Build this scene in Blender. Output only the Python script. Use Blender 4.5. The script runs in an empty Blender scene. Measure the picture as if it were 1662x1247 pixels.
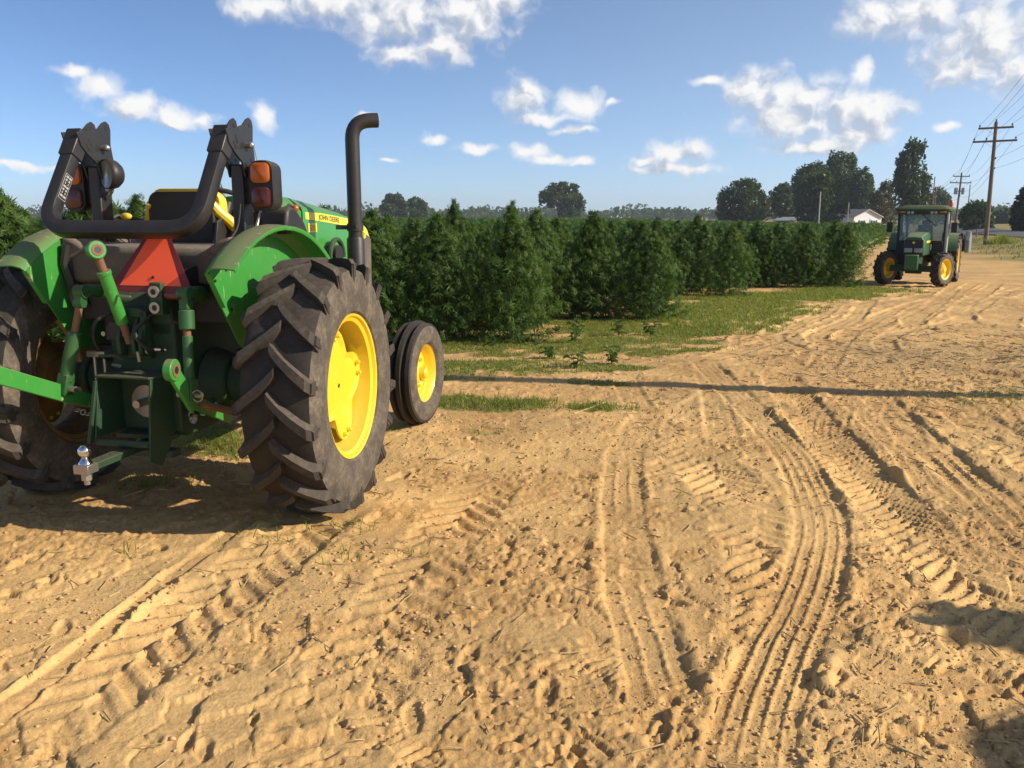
import bpy, bmesh, math, random
import numpy as np
from mathutils import Vector, Matrix

scene = bpy.context.scene
COL = scene.collection
R = math.radians
rng = np.random.default_rng(7)
random.seed(7)

# ---------------------------------------------------------------- camera
cam_d = bpy.data.cameras.new("camera")
cam = bpy.data.objects.new("camera", cam_d)
COL.objects.link(cam)
cam.location = (0, 0, 1.65)
cam.rotation_euler = (R(90) - math.atan(271.5 / 1393.0), 0, 0)
cam_d.sensor_fit = 'HORIZONTAL'
cam_d.sensor_width = 36.0
cam_d.lens = 36.0 * 1393.0 / 1662.0
cam_d.clip_start = 0.05
cam_d.clip_end = 6000
scene.camera = cam
scene.cycles.use_denoising = True
scene.cycles.max_bounces = 6
scene.cycles.transparent_max_bounces = 12
scene.cycles.sample_clamp_indirect = 6.0
scene.view_settings.view_transform = 'Standard'
scene.view_settings.look = 'None'
scene.view_settings.exposure = 0.22
scene.view_settings.gamma = 1.0
scene.view_settings.use_curve_mapping = False

# ---------------------------------------------------------------- node helper
def node(nt, kind, _in=None, **attr):
    n = nt.nodes.new(kind)
    for k, v in attr.items():
        setattr(n, k, v)
    for k, v in (_in or {}).items():
        s = n.inputs[k]
        if isinstance(v, bpy.types.NodeSocket):
            nt.links.new(v, s)
        else:
            s.default_value = v
    return n

# ---------------------------------------------------------------- sun and sky
SUN_AZ, SUN_EL = 104.0, 29.0
sd = Vector((math.sin(R(SUN_AZ)) * math.cos(R(SUN_EL)), math.cos(R(SUN_AZ)) * math.cos(R(SUN_EL)), math.sin(R(SUN_EL))))
sun_d = bpy.data.lights.new("sun", 'SUN')
sun_d.energy = 5.0
sun_d.angle = R(0.53)
sun_d.color = (1.0, 0.89, 0.72)
sun = bpy.data.objects.new("sun", sun_d)
COL.objects.link(sun)
sun.location = (30, -8, 18)
sun.rotation_euler = sd.to_track_quat('Z', 'Y').to_euler()

CLOUDS = [(-0.264, 0.214, 0.038, 0.015), (-0.194, 0.22, 0.058, 0.021), (-0.128, 0.209, 0.063, 0.029), (-0.048, 0.21, 0.051, 0.029), (-0.119, 0.173, 0.037, 0.014), (-0.075, 0.182, 0.041, 0.017), (-0.018, 0.224, 0.04, 0.018), (-0.453, 0.14, 0.019, 0.007), (-0.431, 0.13, 0.026, 0.012), (-0.397, 0.11, 0.034, 0.013), (-0.36, 0.102, 0.035, 0.012), (-0.336, 0.101, 0.016, 0.008), (-0.271, 0.108, 0.015, 0.014), (-0.161, 0.11, 0.017, 0.006), (0.014, 0.129, 0.029, 0.022), (0.076, 0.125, 0.027, 0.016), (0.111, 0.122, 0.011, 0.005), (0.034, 0.107, 0.041, 0.006), (0.068, 0.095, 0.026, 0.005), (-0.085, 0.087, 0.014, 0.006), (-0.041, 0.076, 0.024, 0.006), (-0.139, 0.061, 0.01, 0.003), (0.019, 0.073, 0.026, 0.009), (0.045, 0.064, 0.036, 0.006), (0.079, 0.061, 0.014, 0.005), (0.185, 0.072, 0.042, 0.013), (0.151, 0.065, 0.018, 0.007), (0.179, 0.053, 0.054, 0.007), (0.264, 0.131, 0.035, 0.027), (0.312, 0.123, 0.05, 0.023), (0.373, 0.109, 0.048, 0.022), (0.304, 0.101, 0.06, 0.018), (0.363, 0.085, 0.047, 0.015), (0.33, 0.072, 0.059, 0.011), (0.215, 0.143, 0.018, 0.006), (0.381, 0.197, 0.036, 0.026), (0.424, 0.198, 0.056, 0.028), (0.481, 0.171, 0.053, 0.037), (0.462, 0.143, 0.049, 0.019), (0.505, 0.138, 0.031, 0.022), (0.374, 0.145, 0.015, 0.014), (0.456, 0.086, 0.013, 0.005), (-0.504, 0.048, 0.045, 0.005)]
world = bpy.data.worlds.new("World")
scene.world = world
world.use_nodes = True
wt = world.node_tree
wt.nodes.clear()
wo = wt.nodes.new('ShaderNodeOutputWorld')
sky = wt.nodes.new('ShaderNodeTexSky')
sky.sky_type = 'NISHITA'
sky.sun_disc = False
sky.sun_elevation = R(SUN_EL)
sky.sun_rotation = R(SUN_AZ)
sky.altitude = 100
sky.air_density = 0.58
sky.dust_density = 0.55
sky.ozone_density = 4.2
SKY_STRENGTH = 0.128
tc = wt.nodes.new('ShaderNodeTexCoord')
sep = node(wt, 'ShaderNodeSeparateXYZ', {0: tc.outputs['Generated']})
az = node(wt, 'ShaderNodeMath', {0: sep.outputs['X'], 1: sep.outputs['Y']}, operation='ARCTAN2')
el = node(wt, 'ShaderNodeMath', {0: sep.outputs['Z']}, operation='ARCSINE')
P = node(wt, 'ShaderNodeCombineXYZ', {0: az.outputs[0], 1: el.outputs[0], 2: 0.0}).outputs[0]
def vec(op, a, b=None, c=None):
    d = {0: a}
    if b is not None: d[1] = b
    if c is not None: d[2] = c
    return node(wt, 'ShaderNodeVectorMath', d, operation=op)
def mth(op, a, b=None, c=None, clamp=False):
    d = {0: a}
    if b is not None: d[1] = b
    if c is not None: d[2] = c
    return node(wt, 'ShaderNodeMath', d, operation=op, use_clamp=clamp).outputs[0]
n1 = node(wt, 'ShaderNodeTexNoise', {'Vector': P, 'Scale': 30.0, 'Detail': 3.5, 'Roughness': 0.5})
wv = vec('MULTIPLY', vec('SUBTRACT', n1.outputs['Color'], (0.5, 0.5, 0.5)).outputs[0], (0.030, 0.024, 0)).outputs[0]
Q = vec('ADD', P, wv).outputs[0]
Q2 = vec('ADD', Q, (0.010, 0.015, 0)).outputs[0]      # a little way towards the sun
best = None; best2 = None
for (a_, e_, rx, ry) in CLOUDS:
    rx *= 1.18; ry *= 1.25
    l_ = vec('LENGTH', vec('MULTIPLY_ADD', Q, (1 / rx, 1 / ry, 0), (-a_ / rx, -e_ / ry, 0)).outputs[0]).outputs['Value']
    best = l_ if best is None else mth('SMOOTH_MIN', best, l_, 0.35)
    if rx > .034:
        l2 = vec('LENGTH', vec('MULTIPLY_ADD', Q2, (1 / rx, 1 / ry, 0), (-a_ / rx, -e_ / ry, 0)).outputs[0]).outputs['Value']
        best2 = l2 if best2 is None else mth('SMOOTH_MIN', best2, l2, 0.35)
# fair-weather cumulus of the same sort over the rest of the sky
nb = node(wt, 'ShaderNodeTexNoise', {'Vector': vec('MULTIPLY', P, (1.0, 1.9, 1.0)).outputs[0], 'Scale': 5.5, 'Detail': 4.0, 'Roughness': 0.5}).outputs['Fac']
rest = mth('MULTIPLY_ADD', nb, 7.5, -4.35)
outside = node(wt, 'ShaderNodeMapRange', {'Value': mth('MAXIMUM', mth('ABSOLUTE', az.outputs[0]), mth('MULTIPLY', el.outputs[0], 2.1)), 'From Min': 0.60, 'From Max': 0.72}).outputs[0]
above = node(wt, 'ShaderNodeMapRange', {'Value': el.outputs[0], 'From Min': 0.02, 'From Max': 0.09}).outputs[0]
base = mth('SUBTRACT', 1.0, best)
rest2 = mth('SUBTRACT', mth('MULTIPLY', mth('ADD', rest, 3.0), mth('MULTIPLY', outside, above)), 3.0)
base = mth('MAXIMUM', base, rest2)
n2 = node(wt, 'ShaderNodeTexNoise', {'Vector': Q, 'Scale': 40.0, 'Detail': 4.0, 'Roughness': 0.50})
n2b = node(wt, 'ShaderNodeTexNoise', {'Vector': vec('ADD', Q, (0.008, 0.008, 0)).outputs[0], 'Scale': 40.0, 'Detail': 3.0, 'Roughness': 0.5})
dens = mth('MULTIPLY_ADD', mth('SUBTRACT', n2.outputs['Fac'], 0.5), 1.35, base)
cov = node(wt, 'ShaderNodeMapRange', {'Value': dens, 'From Min': -0.10, 'From Max': 0.80, 'To Min': 0.0, 'To Max': 0.97}, interpolation_type='SMOOTHSTEP')
# lit where the cloud thins towards the sun, grey where more cloud stands in the way
lit = mth('ADD', mth('MULTIPLY', mth('SUBTRACT', best2, best), 0.55), mth('MULTIPLY', mth('SUBTRACT', n2.outputs['Fac'], n2b.outputs['Fac']), 2.0))
shade = node(wt, 'ShaderNodeMapRange', {'Value': lit, 'From Min': -0.36, 'From Max': 0.42}, interpolation_type='SMOOTHSTEP')
ccol = node(wt, 'ShaderNodeMix', {'Factor': shade.outputs[0], 'A': (0.43, 0.48, 0.57, 1), 'B': (0.86, 0.855, 0.84, 1)}, data_type='RGBA')
skys0 = node(wt, 'ShaderNodeVectorMath', {0: sky.outputs[0], 'Scale': SKY_STRENGTH}, operation='SCALE')
# thin high veil: whitest low down and on the sun's side of the sky
cs = vec('DOT_PRODUCT', tc.outputs['Generated'], tuple(sd)).outputs['Value']
vf = mth('MULTIPLY', mth('MULTIPLY_ADD', cs, 0.80, 0.34, True), mth('POWER', 2.718, mth('MULTIPLY', mth('MAXIMUM', el.outputs[0], 0.0), -4.5)), clamp=True)
skys = node(wt, 'ShaderNodeMix', {'Factor': vf, 'A': skys0.outputs[0], 'B': (0.70, 0.89, 1.06, 1)}, data_type='RGBA')
mixc = node(wt, 'ShaderNodeMix', {'Factor': cov.outputs[0], 'A': skys.outputs[2], 'B': ccol.outputs[2]}, data_type='RGBA')
bg = node(wt, 'ShaderNodeBackground', {'Color': mixc.outputs[2], 'Strength': 1.0})
wt.links.new(bg.outputs[0], wo.inputs['Surface'])
world.cycles.sampling_method = 'MANUAL'
world.cycles.sample_map_resolution = 512

# ---------------------------------------------------------------- materials
def mat_new(name):
    m = bpy.data.materials.new(name)
    m.use_nodes = True
    nt = m.node_tree
    nt.nodes.clear()
    o = nt.nodes.new('ShaderNodeOutputMaterial')
    b = nt.nodes.new('ShaderNodeBsdfPrincipled')
    nt.links.new(b.outputs[0], o.inputs[0])
    return m, nt, b

DUST = (0.36, 0.26, 0.155, 1)

def paint(name, base, rough=0.4, metal=0.0, dust=0.3, up=0.5, var=0.12, bump=0.0, scale=9.0, dustcol=DUST, coat=0.0, scratch=0.0, spec=0.5):
    """dirty painted / rubber / metal surface: base colour, blotchy variation, dust in patches and lying on top faces"""
    m, nt, b = mat_new(name)
    tcn = nt.nodes.new('ShaderNodeTexCoord')
    ob = tcn.outputs['Object']
    n1 = node(nt, 'ShaderNodeTexNoise', {'Vector': ob, 'Scale': scale, 'Detail': 6.0, 'Roughness': 0.65})
    n2 = node(nt, 'ShaderNodeTexNoise', {'Vector': ob, 'Scale': scale * 4.5, 'Detail': 4.0, 'Roughness': 0.7})
    dark = tuple(c * (1 - var) for c in base[:3]) + (1,)
    lite = tuple(min(1, c * (1 + var)) for c in base[:3]) + (1,)
    c1 = node(nt, 'ShaderNodeMix', {'Factor': n1.outputs['Fac'], 'A': dark, 'B': lite}, data_type='RGBA')
    geo = nt.nodes.new('ShaderNodeNewGeometry')
    sx = node(nt, 'ShaderNodeSeparateXYZ', {0: geo.outputs['Normal']})
    upf = node(nt, 'ShaderNodeMapRange', {'Value': sx.outputs['Z'], 'From Min': 0.35, 'From Max': 0.95, 'To Min': 0.0, 'To Max': up})
    patch = node(nt, 'ShaderNodeMapRange', {'Value': n1.outputs['Fac'], 'From Min': 0.42, 'From Max': 0.72, 'To Min': dust * 0.35, 'To Max': dust})
    spk = node(nt, 'ShaderNodeMapRange', {'Value': n2.outputs['Fac'], 'From Min': 0.45, 'From Max': 0.7, 'To Min': 0.55, 'To Max': 1.15})
    add = node(nt, 'ShaderNodeMath', {0: upf.outputs[0], 1: patch.outputs[0]}, operation='ADD')
    fac = node(nt, 'ShaderNodeMath', {0: add.outputs[0], 1: spk.outputs[0]}, operation='MULTIPLY', use_clamp=True)
    c2 = node(nt, 'ShaderNodeMix', {'Factor': fac.outputs[0], 'A': c1.outputs[2], 'B': dustcol}, data_type='RGBA')
    cfin = c2.outputs[2]
    if scratch:   # rubbed and scraped streaks
        mp = node(nt, 'ShaderNodeMapping', {'Vector': ob, 'Scale': (9.0, 26.0, 5.0), 'Rotation': (0.5, 0.3, 0.2)})
        n3 = node(nt, 'ShaderNodeTexNoise', {'Vector': mp.outputs[0], 'Scale': 1.6, 'Detail': 3.0, 'Roughness': 0.6})
        f3 = node(nt, 'ShaderNodeMapRange', {'Value': n3.outputs['Fac'], 'From Min': 0.64, 'From Max': 0.70, 'To Min': 0.0, 'To Max': scratch})
        cfin = node(nt, 'ShaderNodeMix', {'Factor': f3.outputs[0], 'A': cfin, 'B': (0.40, 0.36, 0.20, 1)}, data_type='RGBA').outputs[2]
    nt.links.new(cfin, b.inputs['Base Color'])
    rr = node(nt, 'ShaderNodeMapRange', {'Value': fac.outputs[0], 'From Min': 0, 'From Max': 0.7, 'To Min': rough, 'To Max': 0.9})
    nt.links.new(rr.outputs[0], b.inputs['Roughness'])
    b.inputs['Metallic'].default_value = metal
    b.inputs['Specular IOR Level'].default_value = spec
    if coat:
        b.inputs['Coat Weight'].default_value = coat
        b.inputs['Coat Roughness'].default_value = 0.15
    if bump:
        bp = node(nt, 'ShaderNodeBump', {'Strength': bump, 'Distance': 0.004, 'Height': n2.outputs['Fac']})
        nt.links.new(bp.outputs[0], b.inputs['Normal'])
    return m

def leafmat(name, c0, c1, trans=0.35, rough=0.5, scale=3.0):
    m, nt, b = mat_new(name)
    tcn = nt.nodes.new('ShaderNodeTexCoord')
    oi = nt.nodes.new('ShaderNodeObjectInfo')
    n1 = node(nt, 'ShaderNodeTexNoise', {'Vector': tcn.outputs['Object'], 'Scale': scale, 'Detail': 4.0, 'Roughness': 0.7})
    geo = nt.nodes.new('ShaderNodeNewGeometry')
    f0 = node(nt, 'ShaderNodeMath', {0: geo.outputs['Random Per Island'], 1: 0.6, 2: 0.0}, operation='MULTIPLY_ADD')
    f1 = node(nt, 'ShaderNodeMath', {0: oi.outputs['Random'], 1: 0.25, 2: f0.outputs[0]}, operation='MULTIPLY_ADD')
    f2 = node(nt, 'ShaderNodeMath', {0: n1.outputs['Fac'], 1: 0.5, 2: f1.outputs[0]}, operation='MULTIPLY_ADD')
    f3 = node(nt, 'ShaderNodeMath', {0: f2.outputs[0], 1: 0.22}, operation='SUBTRACT', use_clamp=True)
    c = node(nt, 'ShaderNodeMix', {'Factor': f3.outputs[0], 'A': c0 + (1,), 'B': c1 + (1,)}, data_type='RGBA')
    nt.links.new(c.outputs[2], b.inputs['Base Color'])
    b.inputs['Roughness'].default_value = rough
    b.inputs['Specular IOR Level'].default_value = 0.28
    tr = nt.nodes.new('ShaderNodeBsdfTranslucent')
    tcol = node(nt, 'ShaderNodeMix', {'Factor': 0.5, 'A': c.outputs[2], 'B': (c1[0] * 1.6, c1[1] * 1.5, c1[2] * 0.6, 1)}, data_type='RGBA')
    nt.links.new(tcol.outputs[2], tr.inputs['Color'])
    mx = node(nt, 'ShaderNodeMixShader', {0: trans, 1: b.outputs[0], 2: tr.outputs[0]})
    out = [n for n in nt.nodes if n.type == 'OUTPUT_MATERIAL'][0]
    nt.links.new(mx.outputs[0], out.inputs[0])
    return m

M = {}
M['green'] = paint('green_paint', (0.030, 0.260, 0.034), 0.30, dust=0.14, up=0.30, coat=0.3, spec=0.5)
M['green_dirty'] = paint('dusty_green_paint', (0.034, 0.265, 0.036), 0.36, dust=0.16, up=1.05, dustcol=(0.19, 0.145, 0.09, 1), scratch=0.8)
M['green_shade'] = paint('shaded_green_paint', (0.014, 0.10, 0.020), 0.5, dust=0.22, up=0.7, dustcol=(0.19, 0.145, 0.09, 1), scratch=0.5)  # green with the lift links' shade put into the base colour
M['green_deep_shade'] = paint('grimy_shaded_green_casting', (0.010, 0.050, 0.018), 0.6, dust=0.16, up=0.55, bump=0.3, dustcol=(0.17, 0.125, 0.08, 1))  # casting grime, plus the deep shade under the tractor put into the colour
M['yellow_dirty_shaded'] = paint('muddy_shaded_yellow_paint', (0.30, 0.17, 0.012), 0.6, dust=0.85, up=0.5, dustcol=(0.115, 0.075, 0.045, 1))  # mud stains and the far rim's shade, both put into the colour
M['green_pale_top'] = paint('sheen_topped_green_paint', (0.016, 0.10, 0.024), 0.35, dust=0.15, up=0.75, coat=0.2, dustcol=(0.30, 0.31, 0.17, 1))  # reflected light put into the pale dust colour of the top faces
M['yellow'] = paint('yellow_paint', (0.86, 0.58, 0.016), 0.33, dust=0.20, up=0.45, coat=0.25, dustcol=(0.42, 0.27, 0.10, 1))
M['decal'] = paint('yellow_decal', (0.86, 0.68, 0.06), 0.35, dust=0.05, up=0.1)
M['tyre'] = paint('dusty_rubber', (0.020, 0.019, 0.018), 0.62, dust=0.16, up=0.35, bump=0.35, scale=7, dustcol=(0.22, 0.165, 0.11, 1), spec=0.3)
M['lug'] = paint('dusty_tread_lug', (0.028, 0.026, 0.024), 0.7, dust=0.42, up=0.5, bump=0.3, scale=8, dustcol=(0.21, 0.165, 0.115, 1), spec=0.3)
M['sidewall'] = paint('dusty_sidewall_rubber', (0.040, 0.036, 0.032), 0.8, dust=0.85, up=0.3, bump=0.25, scale=9, dustcol=(0.27, 0.215, 0.155, 1), spec=0.25)
M['black'] = paint('black_steel_paint', (0.019, 0.0185, 0.018), 0.34, dust=0.10, up=0.14, var=0.25, bump=0.12, dustcol=(0.17, 0.125, 0.09, 1))
M['plate'] = paint('satin_black_plate', (0.017, 0.018, 0.020), 0.34, dust=0.05, up=0.12)
M['plastic'] = paint('black_plastic', (0.012, 0.012, 0.013), 0.5, dust=0.06, up=0.3)
M['deck'] = paint('dusty_grey_plastic', (0.085, 0.075, 0.065), 0.75, dust=0.45, up=0.75, dustcol=(0.27, 0.205, 0.14, 1))
M['steel'] = paint('worn_steel', (0.42, 0.40, 0.37), 0.38, metal=0.9, dust=0.2, up=0.2)
M['chrome'] = paint('chrome', (0.78, 0.77, 0.75), 0.10, metal=1.0, dust=0.03, up=0.04, var=0.03)
M['rust'] = paint('rusty_steel', (0.22, 0.115, 0.06), 0.75, metal=0.3, dust=0.3, up=0.3, bump=0.3)
M['soot'] = paint('sooty_exhaust_steel', (0.026, 0.024, 0.023), 0.45, metal=0.2, dust=0.14, up=0.2, bump=0.2, dustcol=(0.16, 0.12, 0.09, 1))
M['smv'] = paint('fluorescent_orange_red', (1.0, 0.115, 0.040), 0.55, dust=0.02, up=0.1, var=0.05)
M['smv_edge'] = paint('dark_red_reflector', (0.16, 0.012, 0.018), 0.5, dust=0.06, up=0.1)
M['amber'] = paint('amber_lens', (0.50, 0.105, 0.008), 0.25, dust=0.10, up=0.2, coat=0.4)  # amber lowered so the colour holds the shade of the rear-facing lamp
M['red_lens'] = paint('dark_red_lens', (0.085, 0.008, 0.009), 0.25, dust=0.08, up=0.2, coat=0.3)  # shade on the lamp's rear face put into this red
M['lamp_glass'] = paint('lamp_glass', (0.30, 0.36, 0.40), 0.15, metal=0.4, dust=0.12, up=0.1)
M['white'] = paint('white_paint', (0.78, 0.78, 0.76), 0.5, dust=0.06, up=0.05, var=0.05)
M['label_white'] = paint('white_print', (0.42, 0.42, 0.41), 0.5, dust=0.15, up=0.05)
M['roof_grey'] = paint('grey_shingle', (0.20, 0.19, 0.18), 0.85, dust=0.1, up=0.1, scale=1.2)
M['roof_pale'] = paint('pale_metal_roof', (0.45, 0.46, 0.47), 0.6, dust=0.1, up=0.1, scale=.5)
M['siding'] = paint('white_siding', (0.80, 0.82, 0.85), 0.6, dust=0.05, up=0.0, scale=.6)
M['shutter'] = paint('dark_shutter', (0.03, 0.045, 0.04), 0.6, dust=0.05)
M['pane'] = paint('window_pane', (0.07, 0.085, 0.10), 0.1, dust=0.03, up=0.0)
M['wood'] = paint('weathered_pole_wood', (0.175, 0.120, 0.080), 0.85, dust=0.25, up=0.0, var=0.3, scale=2.0, bump=0.2, dustcol=(0.32, 0.25, 0.19, 1))
M['ceramic'] = paint('grey_insulator', (0.13, 0.12, 0.12), 0.35, dust=0.1)
M['wire'] = paint('dark_wire', (0.06, 0.06, 0.06), 0.6, dust=0.0)
M['galv'] = paint('galvanised_post', (0.42, 0.42, 0.41), 0.55, metal=0.3, dust=0.15)
M['blue'] = paint('grey_blue_tarp', (0.15, 0.20, 0.225), 0.7, dust=0.15)
M['asphalt'] = paint('asphalt', (0.075, 0.074, 0.073), 0.9, dust=0.25, up=0.15, scale=0.6, dustcol=(0.20, 0.18, 0.15, 1))
M['bark'] = paint('bark', (0.085, 0.062, 0.045), 0.9, dust=0.1, up=0.0, scale=2.5, bump=0.4)
M['stalk'] = paint('green_stalk', (0.075, 0.105, 0.03), 0.7, dust=0.1, up=0.0)
M['straw'] = paint('dry_straw', (0.52, 0.40, 0.20), 0.8, dust=0.2, up=0.0)
M['clod'] = paint('dry_sandy_clod', (0.56, 0.36, 0.165), 0.95, dust=0.3, up=0.2, var=.25, scale=3.0, dustcol=(0.55, 0.37, 0.19, 1))
M['hemp'] = leafmat('hemp_leaf', (0.019, 0.050, 0.009), (0.120, 0.205, 0.034), 0.34, rough=.6)
M['hemp_far'] = leafmat('far_hemp_leaf', (0.022, 0.058, 0.011), (0.085, 0.175, 0.032), 0.30, scale=.8)
M['tree'] = leafmat('oak_leaf', (0.022, 0.046, 0.014), (0.085, 0.135, 0.034), 0.30, scale=.35)
M['tree_y'] = leafmat('yellowing_leaf', (0.055, 0.058, 0.018), (0.17, 0.155, 0.05), 0.3, scale=.35)
M['grass'] = leafmat('green_grass', (0.11, 0.155, 0.022), (0.33, 0.37, 0.075), 0.42, scale=1.2)
M['drygrass'] = leafmat('dry_grass', (0.12, 0.13, 0.035), (0.33, 0.30, 0.11), 0.3, scale=1.0)
M['weed'] = leafmat('weed_leaf', (0.030, 0.075, 0.014), (0.105, 0.180, 0.040), 0.35, scale=2)

def glass_mat():
    m, nt, b = mat_new('tinted_cab_glass')
    b.inputs['Base Color'].default_value = (0.30, 0.46, 0.42, 1)
    b.inputs['Roughness'].default_value = 0.04
    b.inputs['Alpha'].default_value = 0.45
    return m
M['glass'] = glass_mat()

# ---------------------------------------------------------------- mesh helpers
def setp(o, label=None, cat=None, group=None, kind=None):
    if label: o['label'] = label
    if cat: o['category'] = cat
    if group: o['group'] = group
    if kind: o['kind'] = kind
    return o

def link(name, me, parent=None):
    o = bpy.data.objects.new(name, me)
    COL.objects.link(o)
    if parent is not None:
        o.parent = parent
    return o

def empty(name, loc=(0, 0, 0), rz=0.0, label=None, cat=None, group=None, parent=None):
    o = bpy.data.objects.new(name, None)
    COL.objects.link(o)
    o.location = loc
    o.rotation_euler = (0, 0, rz)
    o.empty_display_size = 0.1
    if parent is not None:
        o.parent = parent
    return setp(o, label, cat, group)

def frame(d, up=Vector((0, 0, 1))):
    d = Vector(d).normalized()
    if abs(d.dot(up)) > 0.98:
        up = Vector((0, 1, 0))
    s = d.cross(up).normalized()
    return d, s, s.cross(d).normalized()

class G:
    """collects shapes; .obj() links them as one mesh object"""
    def __init__(s):
        s.v = []; s.f = []; s.mi = []; s.cur = 0
    def add(s, vs, fs):
        b = len(s.v)
        s.v += [tuple(p) for p in vs]
        for f in fs:
            s.f.append(tuple(b + i for i in f)); s.mi.append(s.cur)
        return s
    def box(s, c, d, rot=None):
        hx, hy, hz = d[0] / 2, d[1] / 2, d[2] / 2
        vs = [Vector((x * hx, y * hy, z * hz)) for z in (-1, 1) for y in (-1, 1) for x in (-1, 1)]
        if rot is not None:
            vs = [rot @ p for p in vs]
        vs = [p + Vector(c) for p in vs]
        return s.add(vs, [(0, 2, 3, 1), (4, 5, 7, 6), (0, 1, 5, 4), (2, 6, 7, 3), (0, 4, 6, 2), (1, 3, 7, 5)])
    def bb(s, x0, x1, y0, y1, z0, z1):
        return s.box(((x0 + x1) / 2, (y0 + y1) / 2, (z0 + z1) / 2), (x1 - x0, y1 - y0, z1 - z0))
    def bar(s, p0, p1, w, h, up=Vector((0, 0, 1)), w1=None, h1=None):
        p0 = Vector(p0); p1 = Vector(p1)
        d, a, b = frame(p1 - p0, up)
        w1 = w if w1 is None else w1; h1 = h if h1 is None else h1
        vs = []
        for p, ww, hh in ((p0, w, h), (p1, w1, h1)):
            for i, j in ((-1, -1), (1, -1), (1, 1), (-1, 1)):
                vs.append(p + a * (i * ww / 2) + b * (j * hh / 2))
        return s.add(vs, [(3, 2, 1, 0), (4, 5, 6, 7), (0, 1, 5, 4), (1, 2, 6, 5), (2, 3, 7, 6), (3, 0, 4, 7)])
    def tube(s, path, r, n=10, caps=True, sect=None, up=Vector((0, 0, 1))):
        """round tube (or a given 2-d section) swept along a path; r a number or a list"""
        path = [Vector(p) for p in path]
        m = len(path)
        rs = r if isinstance(r, (list, tuple)) else [r] * m
        sc = sect or [(math.cos(2 * math.pi * i / n), math.sin(2 * math.pi * i / n)) for i in range(n)]
        n = len(sc)
        vs = []; prev = None
        for i, p in enumerate(path):
            if i == 0: d = path[1] - p
            elif i == m - 1: d = p - path[i - 1]
            else: d = (path[i + 1] - p).normalized() + (p - path[i - 1]).normalized()
            d = d.normalized()
            if prev is None:
                _, a, b = frame(d, up)
            else:
                a = (prev - d * prev.dot(d)).normalized(); b = a.cross(d).normalized()
            prev = a
            k = 1.0
            if 0 < i < m - 1:
                c_ = max(0.35, math.sqrt(max(0.0, (1 + (path[i + 1] - p).normalized().dot((p - path[i - 1]).normalized())) / 2)))
                k = 1.0 if sect is None else 1.0 / c_
            for (x, y) in sc:
                vs.append(p + (a * (x * k) + b * (y * k)) * rs[i])
        fs = []
        for i in range(m - 1):
            for j in range(n):
                fs.append((i * n + j, i * n + (j + 1) % n, (i + 1) * n + (j + 1) % n, (i + 1) * n + j))
        if caps:
            fs.append(tuple(reversed(range(n)))); fs.append(tuple((m - 1) * n + j for j in range(n)))
        return s.add(vs, fs)
    def cyl(s, p0, p1, r, n=14, r1=None):
        return s.tube([p0, p1], [r, r if r1 is None else r1], n)
    def lathe(s, prof, n=32, c=(0, 0, 0), axis='X', close=False):
        """profile of (axial, radius) turned about an axis through c"""
        vs = []; m = len(prof)
        for j in range(n):
            t = 2 * math.pi * j / n; cs, sn = math.cos(t), math.sin(t)
            for (a, r) in prof:
                if axis == 'X': p = (a, r * cs, r * sn)
                elif axis == 'Y': p = (r * sn, a, r * cs)
                else: p = (r * cs, r * sn, a)
                vs.append((p[0] + c[0], p[1] + c[1], p[2] + c[2]))
        fs = []
        for j in range(n):
            k = (j + 1) % n
            for i in range(m - 1 if not close else m):
                i2 = (i + 1) % m
                fs.append((j * m + i, k * m + i, k * m + i2, j * m + i2))
        return s.add(vs, fs)
    def prism(s, poly, axis, a0, a1):
        """2-d polygon extruded along an axis: X takes (y,z), Y takes (x,z), Z takes (x,y)"""
        def mk(a, p):
            return (a, p[0], p[1]) if axis == 'X' else (p[0], a, p[1]) if axis == 'Y' else (p[0], p[1], a)
        n = len(poly)
        vs = [mk(a0, p) for p in poly] + [mk(a1, p) for p in poly]
        fs = [tuple(range(n)), tuple(reversed(range(n, 2 * n)))]
        fs += [(i, n + i, n + (i + 1) % n, (i + 1) % n) for i in range(n)]
        return s.add(vs, fs)
    def ball(s, c, r, n=14, m=8, sq=(1, 1, 1)):
        vs = []; fs = []
        for i in range(m + 1):
            t = math.pi * i / m
            for j in range(n):
                p = 2 * math.pi * j / n
                vs.append((c[0] + sq[0] * r * math.sin(t) * math.cos(p), c[1] + sq[1] * r * math.sin(t) * math.sin(p), c[2] + sq[2] * r * math.cos(t)))
        for i in range(m):
            for j in range(n):
                fs.append((i * n + j, (i + 1) * n + j, (i + 1) * n + (j + 1) % n, i * n + (j + 1) % n))
        return s.add(vs, fs)
    def loft(s, rings, caps=True, closed=True):
        n = len(rings[0]); vs = [p for r in rings for p in r]; fs = []
        for i in range(len(rings) - 1):
            for j in range(n if closed else n - 1):
                k = (j + 1) % n
                fs.append((i * n + j, i * n + k, (i + 1) * n + k, (i + 1) * n + j))
        if caps and closed:
            fs.append(tuple(reversed(range(n)))); fs.append(tuple((len(rings) - 1) * n + j for j in range(n)))
        return s.add(vs, fs)
    def mesh(s, name, mats, ang=32.0, fix=True):
        me = bpy.data.meshes.new(name)
        me.from_pydata(s.v, [], s.f)
        for m in (mats if isinstance(mats, (list, tuple)) else [mats]):
            me.materials.append(M[m] if isinstance(m, str) else m)
        if any(s.mi):
            me.polygons.foreach_set('material_index', s.mi)
        if fix:
            bm = bmesh.new(); bm.from_mesh(me)
            bmesh.ops.recalc_face_normals(bm, faces=bm.faces)
            bm.to_mesh(me); bm.free()
        if ang:
            me.polygons.foreach_set('use_smooth', [True] * len(me.polygons))
            me.set_sharp_from_angle(angle=R(ang))
        me.update()
        return me
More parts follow.
